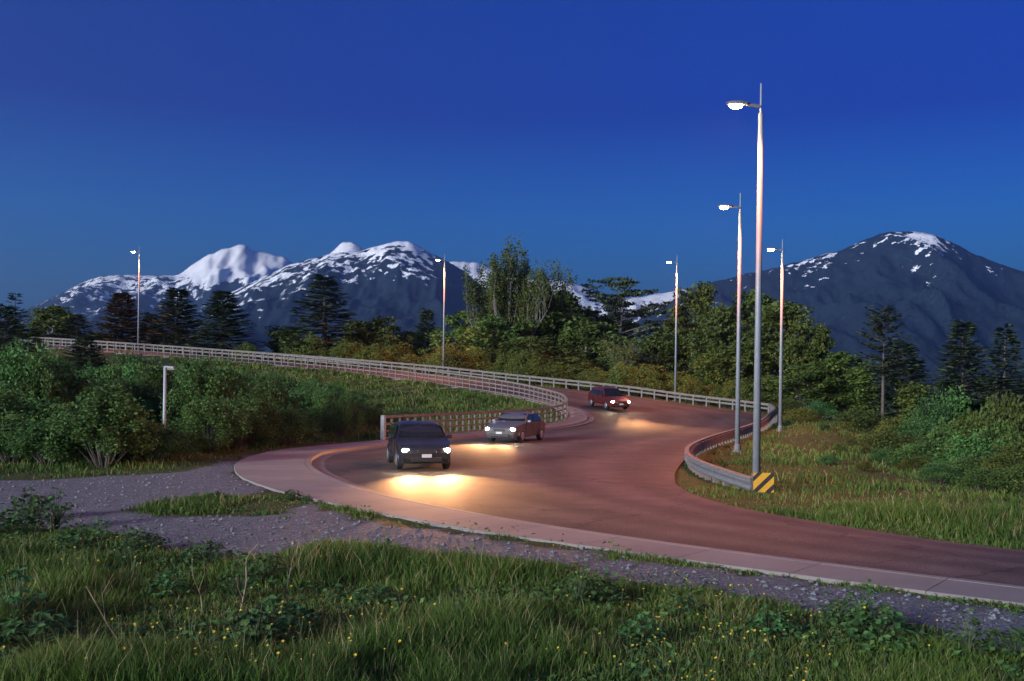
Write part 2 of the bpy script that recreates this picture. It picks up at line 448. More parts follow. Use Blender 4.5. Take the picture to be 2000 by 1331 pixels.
def hgt(x, y):
    i = int(np.clip(np.searchsorted(ax, x) - 1, 0, gnx - 2)); j = int(np.clip(np.searchsorted(ay, y) - 1, 0, gny - 2))
    fx = (x - ax[i]) / (ax[i + 1] - ax[i]); fy = (y - ay[j]) / (ay[j + 1] - ay[j])
    return float((gz[j, i] * (1 - fx) + gz[j, i + 1] * fx) * (1 - fy) + (gz[j + 1, i] * (1 - fx) + gz[j + 1, i + 1] * fx) * fy)
def interp_grid(A, x, y):
    i = np.clip(np.searchsorted(ax, x) - 1, 0, gnx - 2); j = np.clip(np.searchsorted(ay, y) - 1, 0, gny - 2)
    fx = (x - ax[i]) / (ax[i + 1] - ax[i]); fy = (y - ay[j]) / (ay[j + 1] - ay[j])
    return (A[j, i] * (1 - fx) + A[j, i + 1] * fx) * (1 - fy) + (A[j + 1, i] * (1 - fx) + A[j + 1, i + 1] * fx) * fy

# where the gravel lies (traced outline on the ground, ragged by noise)
grav_poly = [G(*p)[:2] for p in ((-500, 985), (-60, 940), (120, 936), (350, 926), (450, 905), (500, 890), (560, 900), (470, 930), (560, 985), (800, 1035), (1250, 1108), (1750, 1175), (2200, 1235),
                                 (2200, 1320), (1750, 1240), (1500, 1192), (1250, 1152), (1000, 1108), (800, 1085), (640, 1076), (560, 1092), (430, 1092), (330, 1070), (150, 1052), (60, 1020), (-500, 1030))]
grav_poly = np.array(grav_poly)
def poly_dist(x, y, poly):
    "signed distance, positive inside"
    x = x.ravel(); y = y.ravel()
    ins = np.zeros(len(x), bool); dm = np.full(len(x), 1e9)
    n = len(poly)
    for i in range(n):
        a = poly[i]; b = poly[(i + 1) % n]
        c = ((a[1] > y) != (b[1] > y)) & (x < (b[0] - a[0]) * (y - a[1]) / (b[1] - a[1] + 1e-12) + a[0]); ins ^= c
        ab = b - a; t = np.clip(((x - a[0]) * ab[0] + (y - a[1]) * ab[1]) / (ab @ ab + 1e-12), 0, 1)
        dm = np.minimum(dm, np.hypot(x - a[0] - t * ab[0], y - a[1] - t * ab[1]))
    return np.where(ins, dm, -dm)
patch_poly = [np.array(G(*p)[:2]) for p in ((250, 1000), (380, 978), (500, 978), (600, 985), (560, 1015), (450, 1012), (300, 1006))]
patch_poly = np.array(patch_poly)
def gravel_amount(x, y):
    sh = x.shape
    d = poly_dist(x, y, grav_poly).reshape(sh)
    g = smooth(-.35, .45, d + 1.5 * (fbm(x * .7, y * .7, 21, 4) - .5))
    dp = poly_dist(x, y, patch_poly).reshape(sh)
    g = g * (1 - smooth(-.7, .2, dp + 1.6 * (fbm(x * .9, y * .9, 25, 3) - .5)))
    return g
inview = (np.abs(gx) < 40) & (gy < 60)
gm = np.zeros_like(gx); gm[inview] = gravel_amount(gx[inview], gy[inview])
# band of gravel straight beside the pavement
def ground_mat():
    m = bpy.data.materials.new('ground'); m.use_nodes = True
    nt = m.node_tree; n = nt.nodes; l = nt.links; b = n['Principled BSDF']
    b.inputs['Roughness'].default_value = .9; b.inputs['Specular IOR Level'].default_value = .2
    tc = n.new('ShaderNodeTexCoord')
    def noise(sc, det=5):
        t = n.new('ShaderNodeTexNoise'); t.inputs['Scale'].default_value = sc; t.inputs['Detail'].default_value = det
        l.new(tc.outputs['Object'], t.inputs['Vector']); return t.outputs[0]
    def ramp(src, stops):
        c = n.new('ShaderNodeValToRGB')
        while len(c.color_ramp.elements) < len(stops): c.color_ramp.elements.new(.5)
        for e, (p, cc) in zip(c.color_ramp.elements, stops): e.position = p; e.color = (*cc, 1)
        l.new(src, c.inputs[0]); return c.outputs[0]
    vo = n.new('ShaderNodeTexVoronoi'); vo.inputs['Scale'].default_value = 26; l.new(tc.outputs['Object'], vo.inputs['Vector'])
    sep = n.new('ShaderNodeSeparateColor'); l.new(vo.outputs['Color'], sep.inputs[0])
    stones = ramp(sep.outputs[0], [(0, (.085, .092, .095)), (.5, (.16, .172, .175)), (.9, (.23, .245, .25)), (1, (.5, .5, .5))])
    soil = ramp(noise(1.2), [(.3, (.135, .14, .145)), (.7, (.085, .088, .09))])
    mx0 = n.new('ShaderNodeMix'); mx0.data_type = 'RGBA'; mx0.inputs[0].default_value = .55
    l.new(soil, mx0.inputs[6]); l.new(stones, mx0.inputs[7])
    turf = ramp(noise(2.5), [(.3, (.035, .045, .012)), (.5, (.055, .075, .018)), (.7, (.075, .070, .028))])
    at = n.new('ShaderNodeAttribute'); at.attribute_name = 'gravel'
    sub = n.new('ShaderNodeMath'); sub.operation = 'ADD'
    nn = n.new('ShaderNodeMapRange'); nn.inputs[3].default_value = -.35; nn.inputs[4].default_value = .35
    l.new(noise(5.5), nn.inputs[0]); l.new(at.outputs['Fac'], sub.inputs[0]); l.new(nn.outputs[0], sub.inputs[1])
    st = n.new('ShaderNodeMapRange'); st.inputs[1].default_value = .35; st.inputs[2].default_value = .65; l.new(sub.outputs[0], st.inputs[0])
    mx = n.new('ShaderNodeMix'); mx.data_type = 'RGBA'
    l.new(st.outputs[0], mx.inputs[0]); l.new(turf, mx.inputs[6]); l.new(mx0.outputs[2], mx.inputs[7])
    l.new(mx.outputs[2], b.inputs['Base Color'])
    bp = n.new('ShaderNodeBump'); bp.inputs['Strength'].default_value = .6; bp.inputs['Distance'].default_value = .03
    l.new(vo.outputs['Distance'], bp.inputs['Height']); l.new(bp.outputs[0], b.inputs['Normal'])
    return m
M['ground'] = ground_mat()
jj, ii = np.meshgrid(np.arange(gny - 1), np.arange(gnx - 1), indexing='ij')
a = (jj * gnx + ii).ravel()
gf = np.stack([a, a + 1, a + gnx + 1, a + gnx], 1)
me = np_mesh('ground', np.stack([gx.ravel(), gy.ravel(), gz.ravel()], 1), gf, M['ground'], True, {'gravel': gm.ravel()})
tag(link('ground', me), kind='structure')

# ================================================================== mountains
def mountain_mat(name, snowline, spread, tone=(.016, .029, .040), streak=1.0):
    m = bpy.data.materials.new(name); m.use_nodes = True
    nt = m.node_tree; n = nt.nodes; l = nt.links; b = n['Principled BSDF']
    b.inputs['Roughness'].default_value = .9; b.inputs['Specular IOR Level'].default_value = .1
    tc = n.new('ShaderNodeTexCoord')
    def noise(sc, det, mapping=None):
        t = n.new('ShaderNodeTexNoise'); t.inputs['Scale'].default_value = sc; t.inputs['Detail'].default_value = det; t.inputs['Roughness'].default_value = .6
        src = tc.outputs['Object']
        if mapping:
            mp = n.new('ShaderNodeMapping'); mp.inputs['Scale'].default_value = mapping; l.new(src, mp.inputs[0]); src = mp.outputs[0]
        l.new(src, t.inputs['Vector']); return t.outputs[0]
    def math_(op, a_, b_):
        q = n.new('ShaderNodeMath'); q.operation = op
        for i, v in enumerate((a_, b_)):
            if isinstance(v, (int, float)): q.inputs[i].default_value = v
            else: l.new(v, q.inputs[i])
        return q.outputs[0]
    at = n.new('ShaderNodeAttribute'); at.attribute_name = 'snow'      # open ground where snow lies
    h = at.outputs['Fac']
    n1 = noise(.0045, 5); n2 = noise(.022, 6, (1, 1, .45))
    s = math_('ADD', h, math_('MULTIPLY', math_('SUBTRACT', n1, .5), 1.6))
    s = math_('ADD', s, math_('MULTIPLY', math_('SUBTRACT', n2, .5), 3.6 * streak))
    mr = n.new('ShaderNodeMapRange'); mr.inputs[1].default_value = .49; mr.inputs[2].default_value = .56; l.new(s, mr.inputs[0])
    fn = noise(.085, 5, (1, 1, .45))
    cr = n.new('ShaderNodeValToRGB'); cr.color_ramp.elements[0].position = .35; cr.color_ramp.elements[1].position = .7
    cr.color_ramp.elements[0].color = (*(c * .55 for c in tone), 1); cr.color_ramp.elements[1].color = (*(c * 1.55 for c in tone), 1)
    l.new(fn, cr.inputs[0])
    mx = n.new('ShaderNodeMix'); mx.data_type = 'RGBA'
    l.new(mr.outputs[0], mx.inputs[0]); l.new(cr.outputs[0], mx.inputs[6]); mx.inputs[7].default_value = (.92, .92, .93, 1)
    l.new(mx.outputs[2], b.inputs['Base Color'])
    bp = n.new('ShaderNodeBump'); bp.inputs['Strength'].default_value = .35; bp.inputs['Distance'].default_value = 9
    l.new(fn, bp.inputs['Height']); l.new(bp.outputs[0], b.inputs['Normal'])
    return m
def mountain(name, sky_px, dist, near, back, snow_fn, seed, amp=.16, step=4, fringe=1.2):
    sp = np.array(sky_px, float)
    xs = np.arange(sp[0, 0], sp[-1, 0] + .1, step)
    ys = np.interp(xs, sp[:, 0], sp[:, 1])
    k = np.ones(3) / 3; yp = np.pad(ys, 1, mode='edge'); ys = np.convolve(yp, k, 'valid')
    ys = ys + fringe * 2 * (fbm(xs * .05, xs * 0, seed, 4, .7) - .5) * 2.2
    dr = dist * (1 + .05 * (fbm(xs * .004, xs * 0 + 3, seed + 5, 2) - .5))
    rr = np.concatenate([np.linspace(-1, 0, 70), np.linspace(0, 1, 14)[1:]])
    V = []; S = []
    for t in rr:
        dd = dr + (near * t if t < 0 else back * t)
        u = np.array([ray(x, y)[0] for x, y in zip(xs, ys)]); v = np.array([ray(x, y)[1] for x, y in zip(xs, ys)])
        zr = EYE + dr * v
        X = dd * u
        f = (1 - abs(t)) ** (1.15 if t < 0 else 1.0)
        env = (4 * abs(t) * (1 - abs(t))) ** .8
        rd = ridged(X / (dist * .11), dd / (dist * .22), seed, 5) - .45
        gul = ridged(X / (dist * .035), dd / (dist * .14) + X / (dist * .3), seed + 60, 4) - .45
        fine = fbm(X / (dist * .012), dd / (dist * .02), seed + 31, 3) - .5
        Z = zr * f + dist * .13 * amp * 2.2 * rd * env + dist * .014 * gul * min(1, 5 * abs(t)) + dist * .004 * fine * min(1, 6 * abs(t))
        # never above the skyline
        Z = np.minimum(Z, EYE + dd * v * (1 - .0) - dist * .0008 * (abs(t) > 0)) if t < 0 else Z
        if abs(t) > .995: Z = np.minimum(Z * 0 - 30, Z)
        V.append(np.stack([X, dd, Z], 1)); S.append(snow_fn(xs, HORIZON - (Z - EYE) / dd * FPX + (xs - 1000) * SR, rd))
    V = np.concatenate(V); S = np.concatenate(S); n = len(xs); r = len(rr)
    jj, ii = np.meshgrid(np.arange(r - 1), np.arange(n - 1), indexing='ij'); a = (jj * n + ii).ravel()
    F = np.stack([a, a + 1, a + n + 1, a + n], 1)
    me = np_mesh(name, V, F, mountain_mat(name, 0, 0), True, {'snow': S})
    o = link(name, me); tag(o, kind='structure')
    return o
# openness: 1 bare snow, 0 closed forest, as a function of place on the slope
def snow_left(x, y, rd):      # far white ridge and dome
    return .66 - (y - 545) / 120 + np.where((x > 330) & (x < 590), 1.1 * (1 - smooth(520, 560, y)), 0) - .6 * (rd < -.1)
def snow_mid(x, y, rd):
    top = np.interp(x, [440, 560, 650, 780, 860, 960], [545, 518, 492, 470, 500, 575])
    return .66 - (y - top - 10) / 85 + .1 * (x > 720) * (x < 840) - smooth(830, 900, x) * 1.0
def snow_back(x, y, rd):
    return 1.3 - (y - 560) / 80
def snow_right(x, y, rd):
    core = np.exp(-((x - 1800) / 42) ** 2) * .62 + np.exp(-((x - 1600) / 90) ** 2) * .18
    top = np.interp(x, [1290, 1450, 1640, 1750, 1850, 2000], [600, 535, 490, 453, 465, 530])
    return -.05 + core - (y - top - 18) / 120 * .9
mountain('mountain', [(-500, 760), (-300, 700), (-150, 668), (0, 628), (40, 612), (100, 582), (160, 552), (195, 540), (250, 537), (330, 539), (350, 536), (385, 512), (410, 497), (420, 495), (432, 488), (455, 483), (468, 478), (481, 480), (492, 490), (505, 492), (530, 497), (555, 502), (573, 515), (640, 540), (760, 600), (900, 765)],
         7600, 2600, 1500, snow_left, 11)
mountain('mountain', [(300, 765), (390, 640), (450, 572), (505, 545), (560, 520), (620, 502), (655, 494), (700, 492), (735, 482), (775, 471), (800, 473), (830, 488), (860, 503), (900, 525), (945, 562), (1010, 620), (1100, 690), (1190, 765)],
         4800, 2000, 1200, snow_mid, 23)
mountain('mountain', [(560, 765), (620, 540), (640, 500), (668, 474), (690, 473), (715, 490), (760, 520), (840, 520), (885, 511), (930, 513), (985, 535), (1050, 545), (1095, 549), (1140, 560), (1190, 585), (1260, 580), (1300, 571), (1340, 566), (1400, 590), (1480, 620), (1700, 700)],
         9300, 2600, 1500, snow_back, 37)
mountain('mountain', [(1060, 765), (1180, 690), (1240, 630), (1290, 600), (1350, 565), (1400, 550), (1450, 537), (1500, 527), (1560, 511), (1640, 490), (1690, 468), (1735, 453), (1790, 452), (1835, 461), (1870, 478), (1900, 496), (1950, 515), (2000, 531), (2150, 590), (2400, 660), (2700, 740)],
         4200, 1800, 1200, snow_right, 41)
for o, lb in zip([o for o in col.objects if o.name.startswith('mountain')], (0, 1, 2, 3)): pass

# haze: the air between here and the mountains
def haze():
    m = bpy.data.materials.new('haze'); m.use_nodes = True
    n = m.node_tree.nodes; n.clear()
    o = n.new('ShaderNodeOutputMaterial'); v = n.new('ShaderNodeVolumePrincipled')
    v.inputs['Color'].default_value = (.42, .64, 1.0, 1); v.inputs['Density'].default_value = 0.00011
    v.inputs['Anisotropy'].default_value = 0.6
    m.node_tree.links.new(v.outputs[0], o.inputs['Volume'])
    b = MB(); b.box((0, 0, 622), (30000, 30000, 1256)); ob = b.build('haze', m)
    ob['kind'] = 'stuff'; return ob
haze()

# ================================================================== railings
def sweep(name, path, profile, mat_, parent=None, side=None):
    "profile: closed list of (sideways, up) swept along the path"
    path = np.asarray(path)
    t = np.gradient(path[:, :2], axis=0); t /= np.linalg.norm(t, axis=1)[:, None] + 1e-9
    n = np.stack([-t[:, 1], t[:, 0]], 1)
    k = len(profile); m = len(path); V = np.zeros((m, k, 3))
    for j, (a, b) in enumerate(profile):
        V[:, j, :2] = path[:, :2] + n * a; V[:, j, 2] = path[:, 2] + b
    V = V.reshape(-1, 3); F = []
    for j in range(k):
        j2 = (j + 1) % k; i = np.arange(m - 1)
        F.append(np.stack([i * k + j, (i + 1) * k + j, (i + 1) * k + j2, i * k + j2], 1))
    F = [tuple(int(q) for q in f) for f in np.concatenate(F)] + [tuple(range(k)), tuple((m - 1) * k + j for j in reversed(range(k)))]
    me = bpy.data.meshes.new(name); me.from_pydata(V.tolist(), [], F)
    bm = bmesh.new(); bm.from_mesh(me); bmesh.ops.recalc_face_normals(bm, faces=bm.faces); bm.to_mesh(me); bm.free()
    me.materials.append(mat_)
    return link(name, me, parent)
def rect(w, z0, z1): return [(-w / 2, z0), (w / 2, z0), (w / 2, z1), (-w / 2, z1)]
def post_mesh(name, w, t, h, mat_):
    b = MB(); b.box((0, 0, h / 2 - .15), (w, t, h + .3)); return b.mesh(name, mat_, bevel=.008)
def headings(p):
    t = np.gradient(p[:, :2], axis=0); return np.arctan2(t[:, 1], t[:, 0])
def sub(line, i0, i1): return line[int(i0):int(i1) + 1]

# tall footway railing on the near side
i0 = int((13 + 2) * NPER); i1 = int((25.2 + 2) * NPER)
near_path = resample(off(Lf, nL, .22, KERB)[i0:i1], .85)
r0 = empty('footway_railing', near_path[0])
tag(r0, 'tall pale timber railing with four rails bending along the pavement and up the ramp', 'railing')
def child_at(o, parent):       # keep world placement under an unrotated parent
    o.parent = parent; o.location = Vector(o.location) - parent.location; return o
pm = post_mesh('post', .085, .10, 1.14, M['rail_wood'])
hd = headings(near_path)
for p, h in zip(near_path[1:], hd[1:]):
    child_at(link('post', pm, None, p, h), r0)
pe = post_mesh('end_post', .20, .20, 1.22, M['rail_metal'])
e = child_at(link('end_post', pe, None, near_path[0], hd[0]), r0); e.rotation_euler = (0, 0, hd[0])
np_fine = resample(near_path, .4)
for z0, z1, w in ((.06, .12, .07), (.40, .48, .05), (.73, .83, .05), (1.08, 1.20, .14)):
    o = sweep('rail', np_fine - near_path[0], [(a - .0, b) for a, b in rect(w, z0, z1)], M['rail_wood'], r0)
    if w == .06:
        for v in o.data.vertices: pass
# far side bridge railing
i0 = int((17.3 + 2) * NPER); i1 = int((25.4 + 2) * NPER)
far_path = resample(off(Rf, nR, -.55, 0)[i0:i1], 1.35)
r1 = empty('ramp_railing', far_path[0])
tag(r1, 'low grey railing of two rails on the far side of the climbing road', 'railing')
pm = post_mesh('post', .15, .16, .86, M['rail_wood'])
hd = headings(far_path)
for p, h in zip(far_path, hd): child_at(link('post', pm, None, p, h), r1)
ff = resample(far_path, .6)
for z0, z1, w in ((.40, .56, .08), (.74, .93, .20)):
    sweep('rail', ff - far_path[0], rect(w, z0, z1), M['rail_wood'], r1)
# low guardrail on the inside of the bend
gpx = [(1470, 937, 27.5), (1430, 925, 28.6), (1400, 915, 29.8), (1365, 902, 32.0), (1344, 889, 35.5), (1343, 876, 39.5), (1362, 864, 44.5), (1400, 850, 50.5), (1450, 836, 59), (1488, 821, 69.5), (1505, 806, 80)]
gpath = smooth_line(catmull([P(*q) for q in gpx], 12), 6)
joint = far_path[0] + np.array((0, 0, .90))
gpath = np.vstack([gpath[:-2], catmull([gpath[-2], (gpath[-2] + joint) / 2 + np.array((.5, .1, 0)), joint], 6)])
gpath = resample(smooth_line(gpath, 3), .3)
r2 = empty('guardrail', (gpath[0][0], gpath[0][1], 0))
tag(r2, 'low dull steel guardrail curving round the inside of the bend to the striped marker', 'guardrail')
org = np.array((gpath[0][0], gpath[0][1], 0))
wb = [(.0, 0), (.05, -.02), (.085, -.07), (.05, -.13), (.012, -.165), (.05, -.20), (.085, -.26), (.05, -.31), (0, -.33), (-.03, -.33), (-.03, 0)]
sweep('beam', gpath - org, wb, M['galv_dark'], r2)
sweep('cap_rail', gpath - org + np.array((0, 0, .004)), rect(.16, 0, .05), M['rail_wood'], r2)
gp2 = resample(gpath, .95); hd = headings(gp2)
gpm = post_mesh('post', .16, .18, 1.0, M['rail_wood'])
for p, h in zip(gp2, hd):
    nrm = np.array((math.sin(h), -math.cos(h), 0)) * .13
    q = p + nrm; q[2] = p[2] - 1.0
    child_at(link('post', gpm, None, q, h), r2)

# ================================================================== street lamps
lens_m = mat('lit lamp glass', (1, .9, .7), .3, emit=(1.0, .72, .42), estr=55)
def spot(name, loc, aim, energy, color, angle, blend, parent, radius=.08):
    ld = bpy.data.lights.new(name, 'SPOT'); ld.energy = energy; ld.color = color
    ld.spot_size = R(angle); ld.spot_blend = blend; ld.shadow_soft_size = radius
    o = bpy.data.objects.new(name, ld); col.objects.link(o); o.parent = parent
    o.location = loc; o.rotation_euler = Vector(aim).to_track_quat('-Z', 'Y').to_euler()
    return o
LAMP_COLOR = (1.0, .27, .10)
LAMP_POWER = 1700
def street_lamp(base, top_y, light_px, d, label, thick=1.0, power=1.0):
    b = P(base[0], base[1], d); g = min(b[2], hgt(b[0], b[1]) + .02)
    t = P(light_px[0], light_px[1], d); tz = P(base[0], top_y, d)[2]
    H = tz - g
    arm = b[0] + math.tan(0) - t[0]
    o = empty('street_lamp', (b[0], b[1], g)); tag(o, label, 'street lamp', 'tall street lamps along the road')
    m = MB(); m.tube([(0, 0, 0), (0, 0, H * .5), (0, 0, H - .25)], [.115 * thick, .092 * thick, .068 * thick], 16); m.build('pole', M['galv'], o, True)
    m = MB(); m.tube([(0, 0, 0), (0, 0, .06), (0, 0, .07), (0, 0, .32), (0, 0, .36)], [.24, .24, .165, .155, .12], 12); m.build('base', M['galv_dark'], o)
    m = MB(); m.tube([(0, 0, H - .26), (0, 0, H + .62)], [.032, .026], 8); m.build('spike', M['galv'], o)
    m = MB(); m.tube([(0, 0, H - .06), (-.22, -.02, H - .02), (-.42, -.04, H - .01)], [.05, .045, .04], 8); m.build('arm', M['galv_dark'], o)
    # flattened cobra head
    m = MB(); prof = [(-.34, .05, .035), (-.42, .09, .06), (-.60, .15, .085), (-.80, .16, .085), (-.95, .12, .06), (-1.02, .05, .03)]
    n = 12; vv = []; ff = []
    for x, w, h in prof:
        for k in range(n):
            a = 2 * math.pi * k / n; vv.append((x, -.05 + w * math.cos(a), H + .01 + h * max(math.sin(a), -.45)))
    for i in range(len(prof) - 1):
        for k in range(n): k2 = (k + 1) % n; ff.append((i * n + k, i * n + k2, (i + 1) * n + k2, (i + 1) * n + k))
    ff += [tuple(range(n)), tuple((len(prof) - 1) * n + k for k in reversed(range(n)))]
    m.add(vv, ff); hd_ = m.build('lamp_head', M['galv_dark'], o, True)
    # drop glass below the head
    m = MB(); vv = []; ff = []; rings = [(1, 0), (.96, -.035), (.8, -.075), (.5, -.105), (.18, -.118)]
    for r_, z in rings:
        for k in range(14):
            a = 2 * math.pi * k / 14; vv.append((-.74 + .20 * r_ * math.cos(a), -.05 + .135 * r_ * math.sin(a), H - .022 + z))
    for i in range(len(rings) - 1):
        for k in range(14): k2 = (k + 1) % 14; ff.append((i * 14 + k, i * 14 + k2, (i + 1) * 14 + k2, (i + 1) * 14 + k))
    ff += [tuple(range(14)), tuple((len(rings) - 1) * 14 + k for k in reversed(range(14)))]
    m.add(vv, ff); m.build('lamp_glass', lens_m, hd_, True)
    spot('lamp_light', (-.74, -.05, H - .20), (-.42, 0, -1), LAMP_POWER * power, LAMP_COLOR, 136, .55, o, .14)
    return o
street_lamp((1477, 948), 205, (1443, 197), 29.0, 'tallest nearest street lamp, lit, rising beside the striped marker')
street_lamp((1440, 880), 404, (1414, 404), 45.0, 'lit street lamp on the grass just inside the low guardrail bend')
street_lamp((1524, 830), 487, (1505, 487), 62.0, 'lit street lamp furthest right, standing on grass before the dark alders', power=1.3)
street_lamp((1319, 778), 512, (1305, 514), 95.0, 'lit street lamp behind the ramp railing where the road bends back', power=1.7)
street_lamp((866, 722), 508, (856, 511), 106.5, 'lit street lamp halfway up the ramp in front of the dark mountain', power=1.7)
street_lamp((270, 682), 492, (264, 493), 119.0, 'lit street lamp furthest left, among the spruces at the top of the ramp')

# short unlit lamp in the thicket
b = P(321, 830, 37); g = hgt(b[0], b[1]); H = P(325, 716, 37)[2] - g
o = empty('path_lamp', (b[0], b[1], g)); tag(o, 'short unlit grey lamp post standing in the shrub thicket', 'lamp post')
pale = mat('pale grey paint', (.36, .40, .41), .55)
m = MB(); m.tube([(0, 0, -.1), (0, 0, H)], [.062, .054], 12); m.build('pole', pale, o, True)
m = MB(); m.box((.17, 0, H - .03), (.36, .16, .08), Matrix.Rotation(R(4), 3, 'Y')); h_ = m.build('lamp_head', pale, o, bevel=.03)
m = MB(); m.box((.22, 0, H - .10), (.26, .14, .03)); m.build('lamp_glass', mat('unlit lamp glass', (.5, .5, .48), .3), h_, bevel=.008)

# ================================================================== striped object marker
mk = P(1491, 964, 27.0); mg = hgt(mk[0], mk[1])
o = empty('hazard_marker', (mk[0], mk[1], mg)); tag(o, 'square yellow and black striped hazard marker at the guardrail end', 'sign')
sg_y = mat('yellow sheeting', (.72, .36, .02), .45, noise=(12, (.55, .27, .02), 1.5)); sg_k = mat('black sheeting', (.025, .022, .02), .5)
w_, h_ = .56, .54; zc = P(1491, 943, 27.0)[2] - mg
m = MB(); m.box((0, .06, zc - .25), (.09, .09, zc * 2 - .2 if zc > .3 else .9)); m.build('post', M['rail_wood'], o, bevel=.008)
m = MB(); m.box((0, 0, zc), (w_, .02, h_)); pl = m.build('plate', sg_k, o, bevel=.004)
def clip_band(c0, c1):
    "part of the plate with c0 < x - z < c1 (stripes rise to the right)"
    poly = [(-w_ / 2, -h_ / 2), (w_ / 2, -h_ / 2), (w_ / 2, h_ / 2), (-w_ / 2, h_ / 2)]
    for sgn, c in ((1, c0), (-1, -c1)):
        out = []
        for i in range(len(poly)):
            a, b_ = poly[i], poly[(i + 1) % len(poly)]
            fa = sgn * (a[0] - a[1]) - c; fb = sgn * (b_[0] - b_[1]) - c
            if fa >= 0: out.append(a)
            if fa * fb < 0:
                t = fa / (fa - fb); out.append((a[0] + (b_[0] - a[0]) * t, a[1] + (b_[1] - a[1]) * t))
        poly = out
        if not poly: break
    return poly
for c0, c1 in ((-.56, -.44), (-.30, -.06), (.10, .30), (.46, .56)):
    pg = clip_band(c0, c1)
    if len(pg) < 3: continue
    m = MB(); n = len(pg)
    m.add([(x * .985, -.013, zc + z * .985) for x, z in pg] + [(x * .985, -.0105, zc + z * .985) for x, z in pg], [tuple(range(n)), tuple(range(2 * n - 1, n - 1, -1))] + [(i, i + n, (i + 1) % n + n, (i + 1) % n) for i in range(n)])
    m.build('stripe', sg_y, pl)
o.rotation_euler = (0, 0, R(-6))

# ================================================================== foliage builders
def kites(c, axis_, nrm, ln, wd):
    "leaf-shaped quads: centre, long axis, face normal, length, width"
    axis_ = axis_ / (np.linalg.norm(axis_, axis=1)[:, None] + 1e-9)
    side = np.cross(axis_, nrm); side /= np.linalg.norm(side, axis=1)[:, None] + 1e-9
    ln = np.asarray(ln).reshape(-1, 1); wd = np.asarray(wd).reshape(-1, 1)
    up = np.cross(side, axis_)
    V = np.stack([c - axis_ * ln / 2, c + side * wd / 2 + axis_ * ln * .05 + up * wd * .12, c + axis_ * ln / 2, c - side * wd / 2 + axis_ * ln * .05 + up * wd * .12], 1)
    n = len(c)
    F = np.arange(n * 4).reshape(n, 4)
    return V.reshape(-1, 3), F
def rand_dirs(n, r):
    v = r.normal(size=(n, 3)); return v / np.linalg.norm(v, axis=1)[:, None]
def leaf_clusters(centres, radii, per, leaf, r, flat=1.0, hang=0.0):
    C = np.repeat(centres, per, 0); rad = np.repeat(radii, per)
    p = rand_dirs(len(C), r) * (r.random((len(C), 1)) ** .45) * rad[:, None]; p[:, 2] *= flat
    pos = C + p
    ax_ = rand_dirs(len(C), r); ax_[:, 2] -= hang
    nr = rand_dirs(len(C), r); nr[:, 2] += .6
    s = leaf * (.6 + .8 * r.random(len(C)))
    V, F = kites(pos, ax_, nr, s, s * .62)
    cl = np.repeat(r.random(len(centres)), per)
    return V, F, np.repeat(np.clip(.5 * cl + .5 * r.random(len(C)), 0, 1), 4)

def broadleaf(name, seed, H=10, W=6, base=.25, limbs=16, leaf=.34, per=46, upright=0.0, flat=.8, csize=.75, mat_='alder', bark='bark', stems=1, density=1.0, shape='round', spread=.34):
    r = np.random.default_rng(seed); tr = MB(); cents = []; rad = []
    for s_ in range(stems):
        az0 = r.random() * 6.28 + s_ * 6.28 / stems; lean = (.12 if stems == 1 else spread) * W * .5 * (.4 + .8 * r.random())
        hh = H * (1 if s_ == 0 else .7 + .25 * r.random())
        def axis_pt(t): return Vector((math.cos(az0) * lean * t ** 1.3 + .12 * math.sin(5 * t + s_), math.sin(az0) * lean * t ** 1.3 + .12 * math.cos(4 * t), hh * t))
        ts = np.linspace(0, .96, 9); r0_ = (.022 if stems == 1 else .013) * H
        pts = [axis_pt(t) for t in ts]; pts[0].z = -.4
        tr.tube(pts, [max(.02, r0_ * (1 - .9 * t)) for t in ts], 7)
        for k in range(max(4, int(limbs / stems ** .6))):
            t0 = base + (1 - base) * ((k + .3 + .6 * r.random()) / max(4, int(limbs / stems ** .6))) * .97
            p0 = axis_pt(t0); az = k * 2.4 + r.random() * 1.1
            if shape == 'round': prof = math.sin(math.pi * min(1, .14 + .86 * (t0 - base) / (1 - base)) ** .8) * .9 + .18
            elif shape == 'top': prof = .35 + .75 * math.sin(math.pi * (.25 + .62 * (t0 - base) / (1 - base)))
            else: prof = 1 - .75 * (t0 - base) / (1 - base)
            ln = W * .5 * prof * (.72 + .5 * r.random())
            el = upright + (.35 if flat > .5 else .08) + .35 * r.random()
            dirv = Vector((math.cos(az) * math.cos(el), math.sin(az) * math.cos(el), math.sin(el)))
            p1 = p0 + dirv * ln * .55 + Vector((0, 0, .04 * ln)); p2 = p0 + dirv * ln + Vector((0, 0, (.16 if flat > .5 else .05) * ln))
            br = max(.012, r0_ * (1 - .85 * t0) * .55)
            tr.tube([p0, p1, p2], [br, br * .65, br * .25], 5, False)
            nc = max(3, int(ln * 2.4 * density))
            for q in range(nc):
                f = .35 + .7 * (q + r.random()) / nc
                c = (p0.lerp(p1, f / .55) if f < .55 else p1.lerp(p2, (f - .55) / .45))
                j = rand_dirs(1, r)[0] * csize * .8; j[2] *= flat
                if upright > .5: j[2] = abs(j[2]) * 1.6
                e_ = Vector(c) + Vector(j)
                tr.tube([c, e_], [br * .3, .008], 4, False)
                cents.append(e_); rad.append(csize * (.55 + .7 * r.random()))
    V, F, var = leaf_clusters(np.array([tuple(c) for c in cents]), np.array(rad), per, leaf, r, flat, .3)
    return (tr.mesh('trunk', M[bark], True), np_mesh('crown', V, F, M[mat_], False, var), float(np.percentile(V[:, 2], 99.6)), W)

